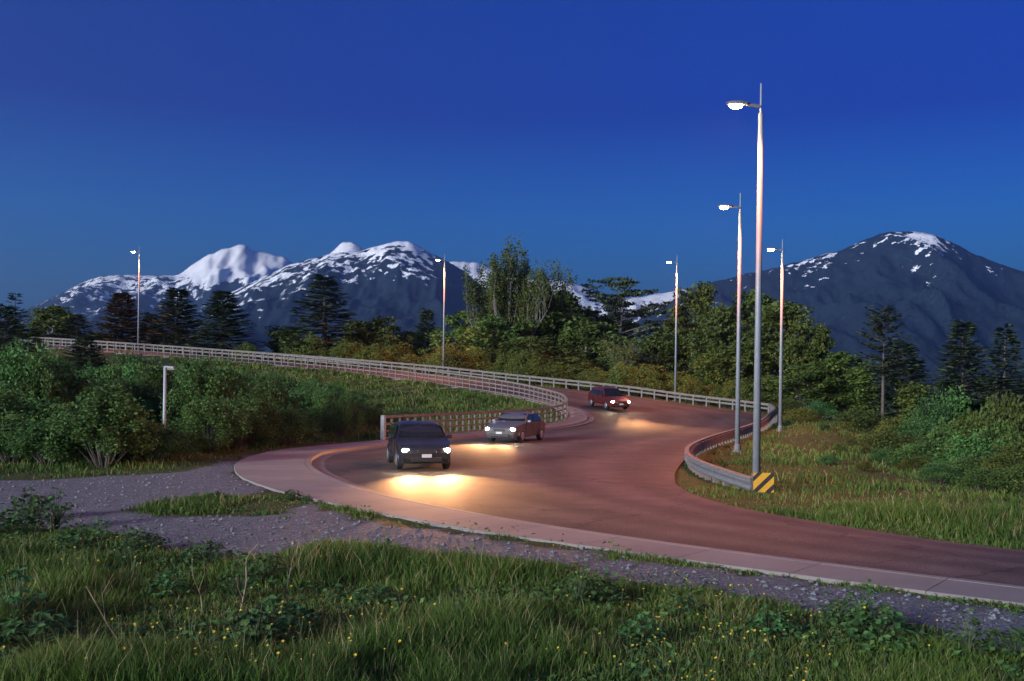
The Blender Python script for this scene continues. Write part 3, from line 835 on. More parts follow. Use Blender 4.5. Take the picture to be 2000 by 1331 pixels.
def conifer(name, seed, H=12, W=5.5, base=.06, gap=.25, n_br=7, spray=.66, sparse=1.0, droop=.25, mat_='spruce', crown='cone', tip_bare=0):
    r = np.random.default_rng(seed); tr = MB()
    r0_ = .016 * H
    tr.tube([(0, 0, -.4), (.03, 0, H * .5), (0, .02, H * .98)], [r0_, r0_ * .62, .02], 8)
    C = []; A = []; N = []; Ls = []; vv = []
    z = base * H
    while z < H * (.985 - tip_bare):
        t = (z / H - base) / (1 - base)
        if crown == 'cone': env = (1 - t) ** .82 * (1 if t > .08 else .75 + 3 * t)
        else: env = min(1, .35 + 2.2 * t) * (1.06 - t) ** .42 * .95
        nb = max(3, int(n_br * (.6 + .6 * r.random())))
        ph = r.random() * 6.28
        for k in range(nb):
            if r.random() > sparse: continue
            az = ph + k * 6.283 / nb + r.normal() * .2
            ln = W * .5 * env * (.62 + .55 * r.random()) + .12
            d = np.array((math.cos(az), math.sin(az), 0.)); sd_ = np.array((-d[1], d[0], 0.))
            zb = z + gap * r.normal() * .55
            rise = .30 * (t - .25) - droop * (1 - t)
            nseg = max(2, int(ln / .30)); bp_ = []
            for q in range(nseg + 1):
                f = q / nseg
                bp_.append(np.array((0, 0, zb)) + d * ln * f + np.array((0, 0, ln * (rise * f + .22 * f * f))))
            if ln > .5: tr.tube([Vector(bp_[0]), Vector(bp_[len(bp_) // 2]), Vector(bp_[-1])], [max(.012, .02 * ln), .012 * max(1, ln * .6), .006], 4, False)
            for q in range(1, nseg + 1):
                f = q / nseg; tg = bp_[q] - bp_[q - 1]; tg /= np.linalg.norm(tg)
                wide = spray * (.45 + .75 * (1 - abs(f - .55)))
                for s_ in (-1, 1, 0):
                    ax_ = tg * (.75 + .2 * r.random()) + sd_ * s_ * (.75 + .3 * r.random()) + np.array((0, 0, -.22 * r.random() - (.35 if s_ == 0 and r.random() < .5 else 0)))
                    l_ = wide * (.65 + .6 * r.random()) * (1.0 if s_ else .8)
                    C.append(bp_[q] + ax_ / np.linalg.norm(ax_) * l_ * .42); A.append(ax_); N.append((r.normal() * .35, r.normal() * .35, 1)); Ls.append(l_)
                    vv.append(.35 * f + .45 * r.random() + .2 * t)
        z += gap * (.75 + .5 * r.random()) * (1 - .35 * t)
    C = np.array(C); Ls = np.array(Ls)
    V, F = kites(C, np.array(A), np.array(N), Ls, Ls * .42)
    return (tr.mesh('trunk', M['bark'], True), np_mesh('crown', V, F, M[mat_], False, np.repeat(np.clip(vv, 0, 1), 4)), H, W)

def bush(name, seed, H=3, W=3.6, n=46, per=120, leaf=.125, mat_='shrub', up=.0):
    r = np.random.default_rng(seed); tr = MB(); cents = []; rad = []
    for k in range(n):
        az = k * 2.4 + r.random(); f = math.sqrt((k + .5) / n); el = (1 - f ** 1.7) * 1.0 + .12
        rr_ = .5 + .5 * r.random() ** .6
        tip = Vector((math.cos(az) * W * .5 * f * rr_, math.sin(az) * W * .5 * f * rr_, H * (.22 + .72 * (1 - f * f) * rr_ + up * r.random() * .25 + .1 * r.random())))
        mid = tip * .55 + Vector((0, 0, tip.z * .12))
        tr.tube([(math.cos(az) * .12, math.sin(az) * .12, -.25), mid, tip], [.028, .016, .006], 4, False)
        cents.append(tip); rad.append(.24 * W * .5 * (.7 + .7 * r.random()))
        if r.random() < .75: cents.append(mid * .45 + tip * .55 + Vector(rand_dirs(1, r)[0] * .15)); rad.append(.26 * W * .5)
        if up and r.random() < .5: cents.append(tip + Vector((0, 0, .2 * H * r.random()))); rad.append(.13)
    V, F, var = leaf_clusters(np.array([tuple(c) for c in cents]), np.array(rad), per, leaf, r, .95, .2)
    V[:, 2] = np.maximum(V[:, 2], -.05)
    return (tr.mesh('stems', M['bark']), np_mesh('foliage', V, F, M[mat_], False, var), float(np.percentile(V[:, 2], 99)), W)

PT = {}
PT['alder_a'] = broadleaf('a', 101, W=6.4, base=.16, limbs=24, mat_='alder')
PT['alder_b'] = broadleaf('b', 102, W=5.2, base=.10, limbs=26, mat_='alder', upright=.2)
PT['alder_c'] = broadleaf('c', 103, W=6.8, base=.3, limbs=20, mat_='alder', bark='pale_bark', stems=3)
PT['olive_a'] = broadleaf('d', 104, W=6.6, base=.12, limbs=25, mat_='willow')
PT['olive_b'] = broadleaf('e', 105, W=5.6, base=.15, limbs=24, mat_='willow', upright=.25, bark='pale_bark')
PT['upright'] = broadleaf('f', 106, H=16, W=11, base=.42, limbs=64, leaf=.25, per=15, upright=.95, flat=1.9, csize=.5, mat_='alder', shape='top', bark='pale_bark', stems=9, density=1.1, spread=1.15)
PT['flat'] = broadleaf('g', 107, H=14, W=11, base=.42, limbs=30, leaf=.30, per=44, flat=.22, csize=.85, mat_='spruce', shape='round', density=.55, bark='pale_bark')
PT['fan'] = broadleaf('h', 108, H=8, W=7.5, base=.55, limbs=18, leaf=.24, per=9, upright=.5, csize=.7, mat_='willow', bark='pale_bark', stems=9)
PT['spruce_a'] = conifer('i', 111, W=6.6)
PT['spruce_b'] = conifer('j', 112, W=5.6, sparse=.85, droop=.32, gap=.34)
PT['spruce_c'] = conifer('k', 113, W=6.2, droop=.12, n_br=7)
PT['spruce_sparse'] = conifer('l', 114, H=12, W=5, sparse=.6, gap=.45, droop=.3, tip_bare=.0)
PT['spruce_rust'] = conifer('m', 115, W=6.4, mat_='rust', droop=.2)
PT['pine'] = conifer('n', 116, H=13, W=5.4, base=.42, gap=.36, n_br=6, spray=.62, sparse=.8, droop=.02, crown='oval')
def plant(kind, name, label, x, topy, d, wpx, rz=0., parts=('trunk', 'crown'), cat='tree', group=None, base_z=None):
    b = P(x, HORIZON, d); g = hgt(b[0], b[1]) if base_z is None else base_z
    a, c, H, W = PT[kind]
    top = P(x, topy, d)[2]; hz = max(.4, top - g) / H; hw = size(wpx, d) / W
    if cat == 'shrub': hw = min(hw, hz * 1.7)
    o = empty(name, (b[0], b[1], g), rz); tag(o, label, cat, group)
    for nm, me in zip(parts, (a, c)):
        q = link(nm, me, o); q.scale = (hw, hw, hz)
    return o
# x, topy, distance, width in photograph pixels
T = [
 ('spruce_a', 'spruce_tree', 'dark spruce cut by the left edge, behind the thicket', 8, 596, 92, 105),
 ('spruce_sparse', 'spruce_tree', 'thin spruce with a straggly dead tip near the left edge', 28, 572, 100, 62),
 ('olive_b', 'alder_tree', 'brownish leafy tree between the left-hand spruces, above the short length of railing', 98, 598, 133, 100),
 ('spruce_b', 'spruce_tree', 'small blue-green spruce left of the furthest street lamp', 150, 616, 128, 85),
 ('spruce_rust', 'spruce_tree', 'brown-topped spruce directly left of the furthest street lamp', 236, 572, 127, 105),
 ('spruce_c', 'spruce_tree', 'full spruce just right of the furthest street lamp', 345, 566, 127, 118),
 ('spruce_a', 'spruce_tree', 'broad spruce left of the open blue gap above the ramp', 434, 568, 124, 125),
 ('alder_b', 'alder_tree', 'low dark leafy tree left of the big spruce behind the ramp', 562, 640, 128, 100),
 ('spruce_b', 'spruce_tree', 'big tall spruce right of the open gap above the ramp', 632, 540, 121, 150),
 ('alder_a', 'alder_tree', 'dark leafy tree right behind the big tall spruce', 690, 628, 130, 90),
 ('olive_a', 'alder_tree', 'brown-green bushy tree left of the lamp halfway up the ramp', 742, 622, 124, 112),
 ('alder_a', 'alder_tree', 'small leafy tree below the central mountain, left of the mid-ramp lamp', 800, 650, 130, 90),
 ('spruce_c', 'spruce_tree', 'dark pointed spruce directly left of the mid-ramp lamp', 832, 606, 134, 78),
 ('alder_a', 'alder_tree', 'bright green leafy tree directly right of the mid-ramp lamp', 910, 610, 122, 130),
 ('upright', 'cottonwood_tree', 'tallest leafy tree with an airy crown of upright twigs against the sky', 992, 486, 119, 185),
 ('olive_a', 'alder_tree', 'olive tree at the foot of the airy tall tree', 960, 620, 115, 130),
 ('olive_b', 'alder_tree', 'rounded olive tree right of the airy tall tree', 1062, 590, 121, 150),
 ('alder_a', 'alder_tree', 'dark crowned tree peeking above the olive trees', 1100, 572, 132, 130),
 ('olive_a', 'alder_tree', 'low olive tree in front of the middle of the tree belt', 1040, 660, 111, 130),
 ('olive_b', 'alder_tree', 'olive tree left of the flat-topped tree', 1140, 625, 118, 130),
 ('flat', 'flat_topped_tree', 'flat-topped tree with dark layered crown against snow and sky', 1205, 543, 124, 225),
 ('fan', 'bare_alder', 'bare pale stems fanning out below the flat-topped tree', 1215, 660, 108, 150),
 ('olive_a', 'alder_tree', 'low olive bush-like tree left of the fanning pale stems', 1120, 700, 108, 110),
 ('olive_b', 'alder_tree', 'dark olive tree directly left of the lamp behind the bend', 1278, 650, 112, 100),
 ('alder_b', 'alder_tree', 'tall slender green tree directly right of the lamp behind the bend', 1362, 556, 112, 105),
 ('olive_a', 'alder_tree', 'leafy tree between the bend lamp and the two tall lamps', 1410, 600, 107, 120),
 ('alder_a', 'alder_tree', 'dark leafy tree behind the two tall lamps', 1470, 572, 118, 130),
 ('alder_c', 'alder_tree', 'several-stemmed tree with pale trunks behind the rail at the bend', 1400, 690, 103, 115),
 ('alder_b', 'alder_tree', 'rounded tree behind the furthest-right lamp', 1530, 592, 106, 140),
 ('alder_c', 'alder_tree', 'pale-stemmed alder right of the furthest-right lamp', 1580, 628, 96, 130),
 ('alder_a', 'alder_tree', 'green alder at the right end of the tree belt', 1632, 690, 94, 120),
 ('alder_b', 'alder_tree', 'low green tree left of the bare-trunked pine', 1685, 728, 92, 90),
 ('pine', 'pine_tree', 'tall pine with a long bare trunk and square crown on the right', 1725, 606, 80, 112),
 ('spruce_a', 'spruce_tree', 'broad dark spruce behind the bare-trunked pine', 1762, 668, 90, 140),
 ('spruce_c', 'spruce_tree', 'tall blue-green spruce on the right with the blue slope to its left', 1880, 630, 82, 130),
 ('spruce_b', 'spruce_tree', 'pointed spruce near the right edge', 1962, 640, 80, 115),
 ('spruce_sparse', 'spruce_tree', 'low wide spruce with long drooping limbs at the right edge', 1945, 735, 72, 210),
 ('spruce_a', 'spruce_tree', 'dark spruce cut off by the right edge', 2030, 690, 86, 130),
]
T += [
 ('alder_b', 'alder_tree', 'dark leafy tree filling the belt behind the fanning pale stems', 1195, 612, 134, 120),
 ('alder_a', 'alder_tree', 'leafy tree behind the lamp at the bend', 1318, 628, 126, 120),
 ('olive_a', 'alder_tree', 'olive tree just above the middle of the ramp railing', 890, 672, 114, 110),
 ('alder_b', 'alder_tree', 'green tree low behind the railing below the two tall lamps', 1450, 672, 101, 110),
 ('alder_a', 'alder_tree', 'low leafy tree close behind the corner of the guardrail', 1560, 716, 92, 120),
 ('olive_b', 'alder_tree', 'low olive tree close behind the railing left of the bend lamp', 1262, 712, 103, 100),
 ('spruce_c', 'spruce_tree', 'small dark spruce left of the bare-trunked pine crown', 1672, 700, 104, 70),
 ('spruce_b', 'spruce_tree', 'dark spruce in the thicket at the far left, below the ramp', 55, 640, 62, 130),
 ('spruce_a', 'spruce_tree', 'low spruce in the thicket hiding part of the ramp railing', 165, 655, 88, 110),
 ('alder_b', 'alder_tree', 'dark leafy tree behind the small blue-green spruce', 190, 650, 136, 90),
 ('spruce_a', 'spruce_tree', 'spruce filling the gap between lamp and full spruce', 292, 612, 133, 90),
 ('alder_a', 'alder_tree', 'dark green tree between the right-hand spruces', 1925, 742, 90, 110),
 ('spruce_c', 'spruce_tree', 'shadowy spruce low on the far right behind the shrubs', 1850, 745, 76, 130),
 ('alder_b', 'alder_tree', 'green rounded tree low right of the pine trunk', 1790, 748, 80, 90),
]
for k, (kind, nm, lb, x, ty, d, w) in enumerate(T):
    plant(kind, nm, lb, x, ty, d, w * (1.35 if 'spruce' in kind else 1.25 if kind in ('alder_a', 'alder_b', 'olive_a', 'olive_b') else 1.0), rz=k * 1.7)

# ------------------------------------------------------------------ shrubs
PT['bush_a'] = bush('a', 201); PT['bush_b'] = bush('b', 202, W=4.2, up=.8); PT['bush_c'] = bush('c', 203, H=3.2, W=3.2, up=1.2, mat_='shrub')
PT['bush_d'] = bush('d', 204, W=4.4, mat_='willow', leaf=.14)
PT['bush_f'] = bush('f', 206, H=3, W=3.8, up=.6, mat_='alder', leaf=.12)
PT['bush_e'] = bush('e', 205, H=2.6, W=4.0, mat_='weed', leaf=.11)
def shrub(kind, x, topy, d, wpx, label, group, rz):
    return plant(kind, 'shrub', label, x, topy, d, wpx, rz, ('stems', 'foliage'), 'shrub', group)
rs = np.random.default_rng(77)
LOOK = {'bush_a': 'rounded mid-green shrub', 'bush_b': 'tall ragged green shrub', 'bush_c': 'upright spiky green shrub', 'bush_d': 'yellow-olive shrub', 'bush_e': 'dark-leaved low shrub', 'bush_f': 'olive-green shrub'}
def thicket_label(kind, x, d):
    if d < 44: where = 'at the front of the thicket by the gravel' if x < 260 else 'in front of the short unlit lamp' if x < 420 else 'at the thicket edge by the pavement'
    elif x < 250: where = 'deep in the thicket near the left edge'
    elif x < 420: where = 'in the thicket behind the short unlit lamp'
    elif x < 600: where = 'on the bank below the ramp railing'
    else: where = 'next to the end post of the footway railing'
    return LOOK[kind] + ' ' + where
def bank_label(kind, x, d):
    where = 'just right of the lamp furthest right' if x < 1640 else 'at the foot of the bare-trunked pine' if x < 1800 else 'below the right-hand spruces' if d > 45 else 'at the verge near the right edge'
    return LOOK[kind] + ' ' + where
cap_x = [-80, 60, 200, 330, 400, 430, 520, 620, 700, 735, 745]
cap_y = [660, 694, 684, 676, 680, 702, 718, 738, 768, 800, 830]
n_sh = 0
for dd, step in ((34, 60), (37.5, 56), (42, 52), (46, 50), (50, 48), (55, 46), (61, 44), (68, 42), (76, 40), (84, 40)):
    x = -60 + rs.random() * 40
    while x < 740:
        xx = x + rs.normal() * 8; d = dd * (1 + .05 * rs.normal())
        b = P(xx, HORIZON, d)
        x += step * (.8 + .4 * rs.random())
        D_, Z_, I_ = road_dist(np.array([b[0]]), np.array([b[1]]))
        if I_[0] or D_[0] < 1.4: continue
        if d < 50 and gravel_amount(np.array([b[0]]), np.array([b[1]]))[0] > .2: continue
        if d < 50 and poly_dist(np.array([b[0]]), np.array([b[1]]), grav_poly)[0] > -1.2: continue
        g = hgt(b[0], b[1])
        # shrubs of 1.6 to 4 m, lower toward the pavement
        edge = float(np.interp(xx, [0, 300, 480, 640, 740], [1.1, 1.1, 1.0, .85, .7]))
        hgt_m = (1.7 + 1.9 * rs.random()) * edge
        if d < 40: hgt_m *= .72
        vtop = (g + hgt_m - EYE) / d
        ytop = HORIZON - vtop * FPX + (xx - 1000) * SR
        ytop = max(ytop, np.interp(xx, cap_x, cap_y) + rs.random() * 10)
        if P(xx, ytop, d)[2] - g < .7: continue
        if 262 < xx < 380 and d < 41 and ytop < 826: ytop = 828 + rs.random() * 20      # keeps the unlit lamp in sight
        if P(xx, ytop, d)[2] - g < .5: continue
        kind = ('bush_a', 'bush_b', 'bush_c', 'bush_e', 'bush_a', 'bush_b')[rs.integers(6)]
        shrub(kind, xx, ytop, d, (2.6 + 1.6 * rs.random()) * max(.7, edge) * FPX / d, thicket_label(kind, xx, d), 'thicket shrubs on the left bank', rs.random() * 6)
        n_sh += 1
# right-hand bank
rb = [(1565, 812, 66, 100, 'bush_d'), (1610, 850, 58, 110, 'bush_e'), (1655, 838, 60, 120, 'bush_c'), (1700, 862, 54, 110, 'bush_a'), (1752, 828, 58, 130, 'bush_b'), (1800, 836, 55, 130, 'bush_e'),
      (1850, 846, 52, 140, 'bush_a'), (1905, 828, 50, 130, 'bush_c'), (1935, 806, 54, 120, 'bush_d'), (1985, 800, 50, 140, 'bush_d'), (1640, 880, 46, 110, 'bush_a'), (1730, 890, 43, 120, 'bush_e'), (1790, 882, 42, 130, 'bush_a'),
      (1850, 890, 40, 140, 'bush_b'), (1905, 868, 39, 150, 'bush_a'), (1960, 850, 40, 150, 'bush_d'), (1890, 908, 34, 120, 'bush_a'), (1955, 898, 33, 130, 'bush_b'), (2015, 870, 35, 150, 'bush_d'), (1590, 836, 74, 100, 'bush_a'), (1680, 815, 74, 110, 'bush_d'),
      (1820, 800, 70, 120, 'bush_e'), (1870, 790, 72, 130, 'bush_a'), (1780, 905, 36, 100, 'bush_c'), (2060, 905, 32, 150, 'bush_a'), (1540, 795, 88, 90, 'bush_d'), (1600, 800, 84, 100, 'bush_e')]
rb += [(1620, 905, 38, 90, 'bush_e'), (1690, 915, 35, 100, 'bush_b'), (1835, 918, 32, 110, 'bush_e'), (1920, 930, 29, 110, 'bush_a'), (1990, 925, 29, 120, 'bush_d'), (1745, 860, 50, 120, 'bush_d'), (1665, 870, 52, 110, 'bush_b')]
for x, ty, d, w, k in rb:
    k = {'bush_b': 'bush_f', 'bush_c': 'bush_f'}.get(k, k) if x > 1700 or k != 'bush_a' else 'bush_f'
    shrub(k, x, ty - 14, d, w * 1.25, bank_label(k, x, d), 'shrubs on the right bank', rs.random() * 6)
# understorey behind the ramp railing
for k in range(46):
    x = 470 + k * 23 + rs.normal() * 6
    Rd = np.interp(x, [400, 600, 830, 1000, 1200, 1320, 1430, 1512], [114, 110, 105, 101, 96, 92.5, 89, 86]); d = Rd + 4 + 6 * rs.random()
    y_r = np.interp(x, [400, 600, 830, 1000, 1200, 1320, 1430, 1512], [688, 702, 716, 732, 752, 768, 782, 794])
    if 480 < x < 560: continue
    shrub(('bush_d', 'bush_f', 'bush_d', 'bush_f')[k % 4], x, y_r - 16 - 30 * rs.random(), d, 70 + 40 * rs.random(), LOOK[('bush_d', 'bush_f', 'bush_d', 'bush_f')[k % 4]] + (' behind the ramp railing left of the mid-ramp lamp' if x < 860 else ' behind the ramp railing below the airy tall tree' if x < 1100 else ' behind the ramp railing below the flat-topped tree' if x < 1300 else ' behind the railing near the bend lamp'), 'understorey behind the ramp railing', rs.random() * 6)

# ================================================================== cars standing on the road
paint_dark = mat('dark metallic paint', (.035, .04, .05), .28, .5); paint_grey = mat('grey metallic paint', (.16, .165, .17), .3, .5); paint_red = mat('maroon paint', (.10, .02, .02), .28, .3)
glass_m = mat('car glass', (.012, .014, .016), .05); rubber = mat('tyre rubber', (.02, .02, .02), .85); rim_m = mat('alloy', (.5, .5, .52), .35, .8)
head_m = mat('lit headlamp', (1, .95, .85), .2, emit=(1.0, .80, .50), estr=140); tail_m = mat('tail lamp', (.35, .01, .01), .3); trim_m = mat('black trim', (.02, .02, .02), .6); plate_m = mat('number plate', (.6, .6, .58), .5)
HEAD_POWER = 1100
def car(loc, rz, label, paint, cab=(.95, .25, -1.25, -1.95), roof=1.50, L_=4.5):
    o = empty('car', loc, rz); tag(o, label, 'car', 'cars on the ramp')
    hl = L_ / 2; wb_ = 1.36
    arch = lambda cx: [(cx + .37 * math.cos(a), .33 + .37 * math.sin(a)) for a in np.linspace(math.pi, 0, 9)]
    low = [(-hl + .05, .30)] + [(x, z) for x, z in arch(-wb_) if z > .27] + [(x, z) for x, z in arch(wb_) if z > .27] + [(hl - .12, .24)]
    top = [(hl - .02, .40), (hl, .60), (hl - .06, .74), (hl - .30, .84), (cab[0] + .35, .95), (cab[0], 1.00), (0, 1.01), (cab[3], 1.02), (-hl + .06, .95), (-hl, .62), (-hl + .02, .38)]
    green = [(cab[0] + .02, .97), ((cab[0] + cab[1]) / 2 + .02, 1.27), (cab[1], roof - .05), (cab[1] - .35, roof), (-.55, roof + .01), (cab[2], roof - .06), ((cab[2] + cab[3]) / 2, 1.25), (cab[3] + .01, .97)]
    bm = bmesh.new()
    for poly, low_part in ((low + top, True), (green, False)):
        n = len(poly); loops = []
        for yf, ins in ((-1, .03), (-.96, .0), (-.6, 0), (0, 0), (.6, 0), (.96, 0), (1, .03)):
            lp = []
            for x, z in poly:
                hw = .90 - .14 * smooth(hl - .75, hl + .05, abs(x)) - .03 * (1 - smooth(.25, .5, z))
                if not low_part: hw = .865 - .22 * min(1, max(0, (z - .97) / .5))
                bulge = .07 * (1 - yf * yf) * (1 if x > 0 else -1) * smooth(hl - .5, hl, abs(x))
                zz = z + (.03 * (1 - yf * yf) if z > .8 else 0); cz = .62 if low_part else 1.2
                lp.append(bm.verts.new((x * (1 - ins * .4) + bulge, hw * yf, zz + (cz - zz) * ins * .6)))
            loops.append(lp)
        for a_, b_ in zip(loops, loops[1:]):
            for i in range(n): bm.faces.new((a_[i], a_[(i + 1) % n], b_[(i + 1) % n], b_[i]))
        for lp in (loops[0], loops[-1]): bm.faces.new(lp)
    bmesh.ops.triangulate(bm, faces=[f for f in bm.faces if len(f.verts) > 4])
    bmesh.ops.recalc_face_normals(bm, faces=bm.faces)
    me = bpy.data.meshes.new('body'); bm.to_mesh(me); bm.free(); me.materials.append(paint); link('body', me, o)
    def hwz(z): return .90 - .03 * 0 - (.22 if z > 1.4 else .02 + .20 * max(0, (z - .98) / .5))
    def quad(name, pts, m_, par=o, th=.012):
        pts = [Vector(p) for p in pts]; nn = (pts[1] - pts[0]).cross(pts[2] - pts[0]).normalized()
        m = MB(); k = len(pts); m.add([p - nn * th for p in pts] + [p + nn * th for p in pts], [tuple(range(k)), tuple(range(2 * k - 1, k - 1, -1))] + [(i, i + k, (i + 1) % k + k, (i + 1) % k) for i in range(k)])
        return m.build(name, m_, par)
    e1 = .02
    quad('windscreen', [(cab[0] - .06 + e1, -.76, 1.05), (cab[0] - .06 + e1, .76, 1.05), (cab[1] + .05 + e1, .62, roof - .08), (cab[1] + .05 + e1, -.62, roof - .08)], glass_m, th=.03)
    quad('rear_window', [(cab[3] + .08, .70, 1.06), (cab[3] + .08, -.70, 1.06), (cab[2] - .06, -.60, roof - .12), (cab[2] - .06, .60, roof - .12)], glass_m, th=.03)
    for s_ in (-1, 1):
        y0, y1 = s_ * (hwz(1.04) + .006), s_ * (hwz(1.40) + .03)
        for xa, xb, xc, xd in ((cab[0] - .12, -.12, -.12, cab[1] + .0), (-.20, cab[3] + .35, cab[2] - .02, -.20)):
            quad('side_window', [(xa, y0, 1.04), (xb, y0, 1.04), (xc, y1, 1.41), (xd, y1, 1.41)], glass_m)
        m = MB(); m.box((cab[0] - .18, s_ * .97, 1.05), (.12, .20, .13)); m.build('mirror', paint, o, bevel=.03)
        hx = hl - .09
        m = MB(); m.box((hx, s_ * .60, .665), (.16, .34, .13), Matrix.Rotation(s_ * R(-14), 3, 'Z')); h_ = m.build('headlight', head_m, o, bevel=.035)
        spot('headlight_beam', (hl + .14, s_ * .60, .66), (1, 0, -.045), HEAD_POWER, (1.0, .46, .17), 58, 1.0, o, .07)
        m = MB(); m.box((-hl + .03, s_ * .66, .80), (.08, .26, .18)); m.build('tail_light', tail_m, o, bevel=.02)
        for wx in (wb_, -wb_):
            m = MB(); m.tube([(wx, s_ * .68, .33), (wx, s_ * .70, .33), (wx, s_ * .86, .33), (wx, s_ * .89, .33)], [.29, .33, .33, .29], 24); w_o = m.build('wheel', rubber, o)
            m = MB(); m.tube([(wx, s_ * .89, .33), (wx, s_ * .905, .33)], [.20, .18], 16); m.build('rim', rim_m, w_o)
    for s_ in (-1, 1):
        for sx in (.88, -.16, -1.02):
            m = MB(); m.box((sx, s_ * .897, .70), (.014, .012, .56)); m.build('door_seam', trim_m, o)
        for sx in (.02, -.92):
            m = MB(); m.box((sx, s_ * .91, .86), (.16, .03, .03)); m.build('door_handle', trim_m, o)
    m = MB(); m.box((hl + .05, 0, .64), (.06, .62, .13)); m.build('grille', trim_m, o, bevel=.015)
    m = MB(); m.box((hl + .03, 0, .38), (.08, 1.0, .15)); m.build('bumper_intake', trim_m, o, bevel=.02)
    m = MB(); m.box((hl + .085, 0, .50), (.02, .32, .11)); m.build('number_plate', plate_m, o, bevel=.004)
    return o
lane = smooth_line(off(Lf, nL, WALK + 3.6, 0), 30)
fR = np.clip((WALK + 3.6) / np.maximum(1, np.linalg.norm(Rf - Lf, axis=1)), 0, 1)
lane[:, 2] = walk_in[:, 2] * (1 - fR) + Rf[:, 2] * fR + .045
def put_car(target, label, paint, **k):
    i = int(np.argmin(np.linalg.norm(lane[:, :2] - np.asarray(target)[:2], axis=1)))
    t = lane[max(i - 4, 0)] - lane[i + 4]          # down the ramp, toward the camera
    c = car(lane[i], math.atan2(t[1], t[0]), label, paint, **k)
    c.rotation_euler = (0, -math.atan2(t[2], math.hypot(t[0], t[1])), math.atan2(t[1], t[0]))
    return c
put_car(G(905, 912), 'dark car with lit headlights rounding the near end of the bend', paint_dark)
put_car(G(1090, 866), 'grey car with lit headlights following between railing and guardrail', paint_grey, cab=(.85, .1, -1.0, -1.75), roof=1.46)
put_car(P(1250, 815, 80), 'maroon car with lit headlights on the far bend, coming off the ramp', paint_red, cab=(1.0, .35, -1.5, -2.05), roof=1.62)

# ================================================================== grass, flowers, weeds, stones
def field(n, dmin, dmax, xmin, xmax, r):
    "points spread evenly over the picture rather than over the ground"
    d = dmin * (dmax / dmin) ** r.random(n); u = (xmin + (xmax - xmin) * r.random(n) - 1000) / FPX
    return u * d, d
def grass_blades(r, n, dmin, dmax, xmin, xmax, hmul=1.0, keep=None):
    x, y = field(n, dmin, dmax, xmin, xmax, r)
    D, Z, IN = road_dist(x, y); g = np.where(y < 60, gravel_amount(x, y), 0)
    clump = fbm(x * .55, y * .55, 51, 3); fine_ = fbm(x * 2.3, y * 2.3, 57, 2)
    ok = (~IN) & (D > .05) & (r.random(len(x)) > np.clip(g * 1.15, 0, .992)) & (r.random(len(x)) < .35 + 1.1 * fine_)
    if keep is not None: ok &= keep(x, y)
    x, y, g, clump, D = x[ok], y[ok], g[ok], clump[ok], D[ok]; n = len(x)
    z = interp_grid(gz, x, y) - .02
    h = (.10 + .30 * smooth(.35, .72, clump)) * (.55 + .9 * r.random(n)) * hmul * (1 - .55 * np.clip(g * 1.3, 0, 1)) * (.5 + .5 * smooth(.1, 2.5, D)) * np.where(y < 45, .55 + .45 * smooth(.0, 1.6, -poly_dist(x, y, grav_poly)), 1)
    dry = r.random(n) < .06 + .14 * smooth(.5, .8, fbm(x * .35, y * .35, 63, 2))
    h = np.where(dry, h * 1.35, h)
    w = np.maximum(.0052, y * .00062) * (.7 + .6 * r.random(n)) * np.where(dry, .7, 1)
    az = r.random(n) * 6.283; bx, by = np.cos(az), np.sin(az)
    la = r.random(n) * 6.283; ln = h * (.15 + .5 * r.random(n)); lx, ly = np.cos(la) * ln, np.sin(la) * ln
    V = np.zeros((n, 5, 3))
    V[:, 0] = np.stack([x - bx * w, y - by * w, z], 1); V[:, 1] = np.stack([x + bx * w, y + by * w, z], 1)
    V[:, 2] = np.stack([x + bx * w * .7 + lx * .35, y + by * w * .7 + ly * .35, z + h * .6], 1); V[:, 3] = np.stack([x - bx * w * .7 + lx * .35, y - by * w * .7 + ly * .35, z + h * .6], 1)
    V[:, 4] = np.stack([x + lx, y + ly, z + h * .97], 1)
    b = np.arange(n)[:, None] * 5
    F = np.concatenate([b + np.array([[0, 1, 2]]), b + np.array([[0, 2, 3]]), b + np.array([[3, 2, 4]])])
    var = np.where(dry, .82 + .18 * r.random(n), np.clip(.30 + .9 * (fbm(x * .4, y * .4, 71, 3) - .5) + .28 * (r.random(n) - .5) + .1, .02, .74))
    return V.reshape(-1, 3), F, np.repeat(var, 5)
r = np.random.default_rng(5)
sets = [grass_blades(r, 240000, 8.6, 24, -120, 2120, .84), grass_blades(r, 80000, 24, 95, -100, 2100, .62), grass_blades(r, 90000, 48, 106, 330, 1110, 1.0)]
V = np.concatenate([a[0] for a in sets]); var = np.concatenate([a[2] for a in sets]); F = []; o_ = 0
for a in sets: F.append(a[1] + o_); o_ += len(a[0])
go = link('grass', np_mesh('grass', V, np.concatenate(F), M['grass'], False, var)); tag(go, 'long uncut grass growing over the verges and the foreground', 'grass', kind='stuff')

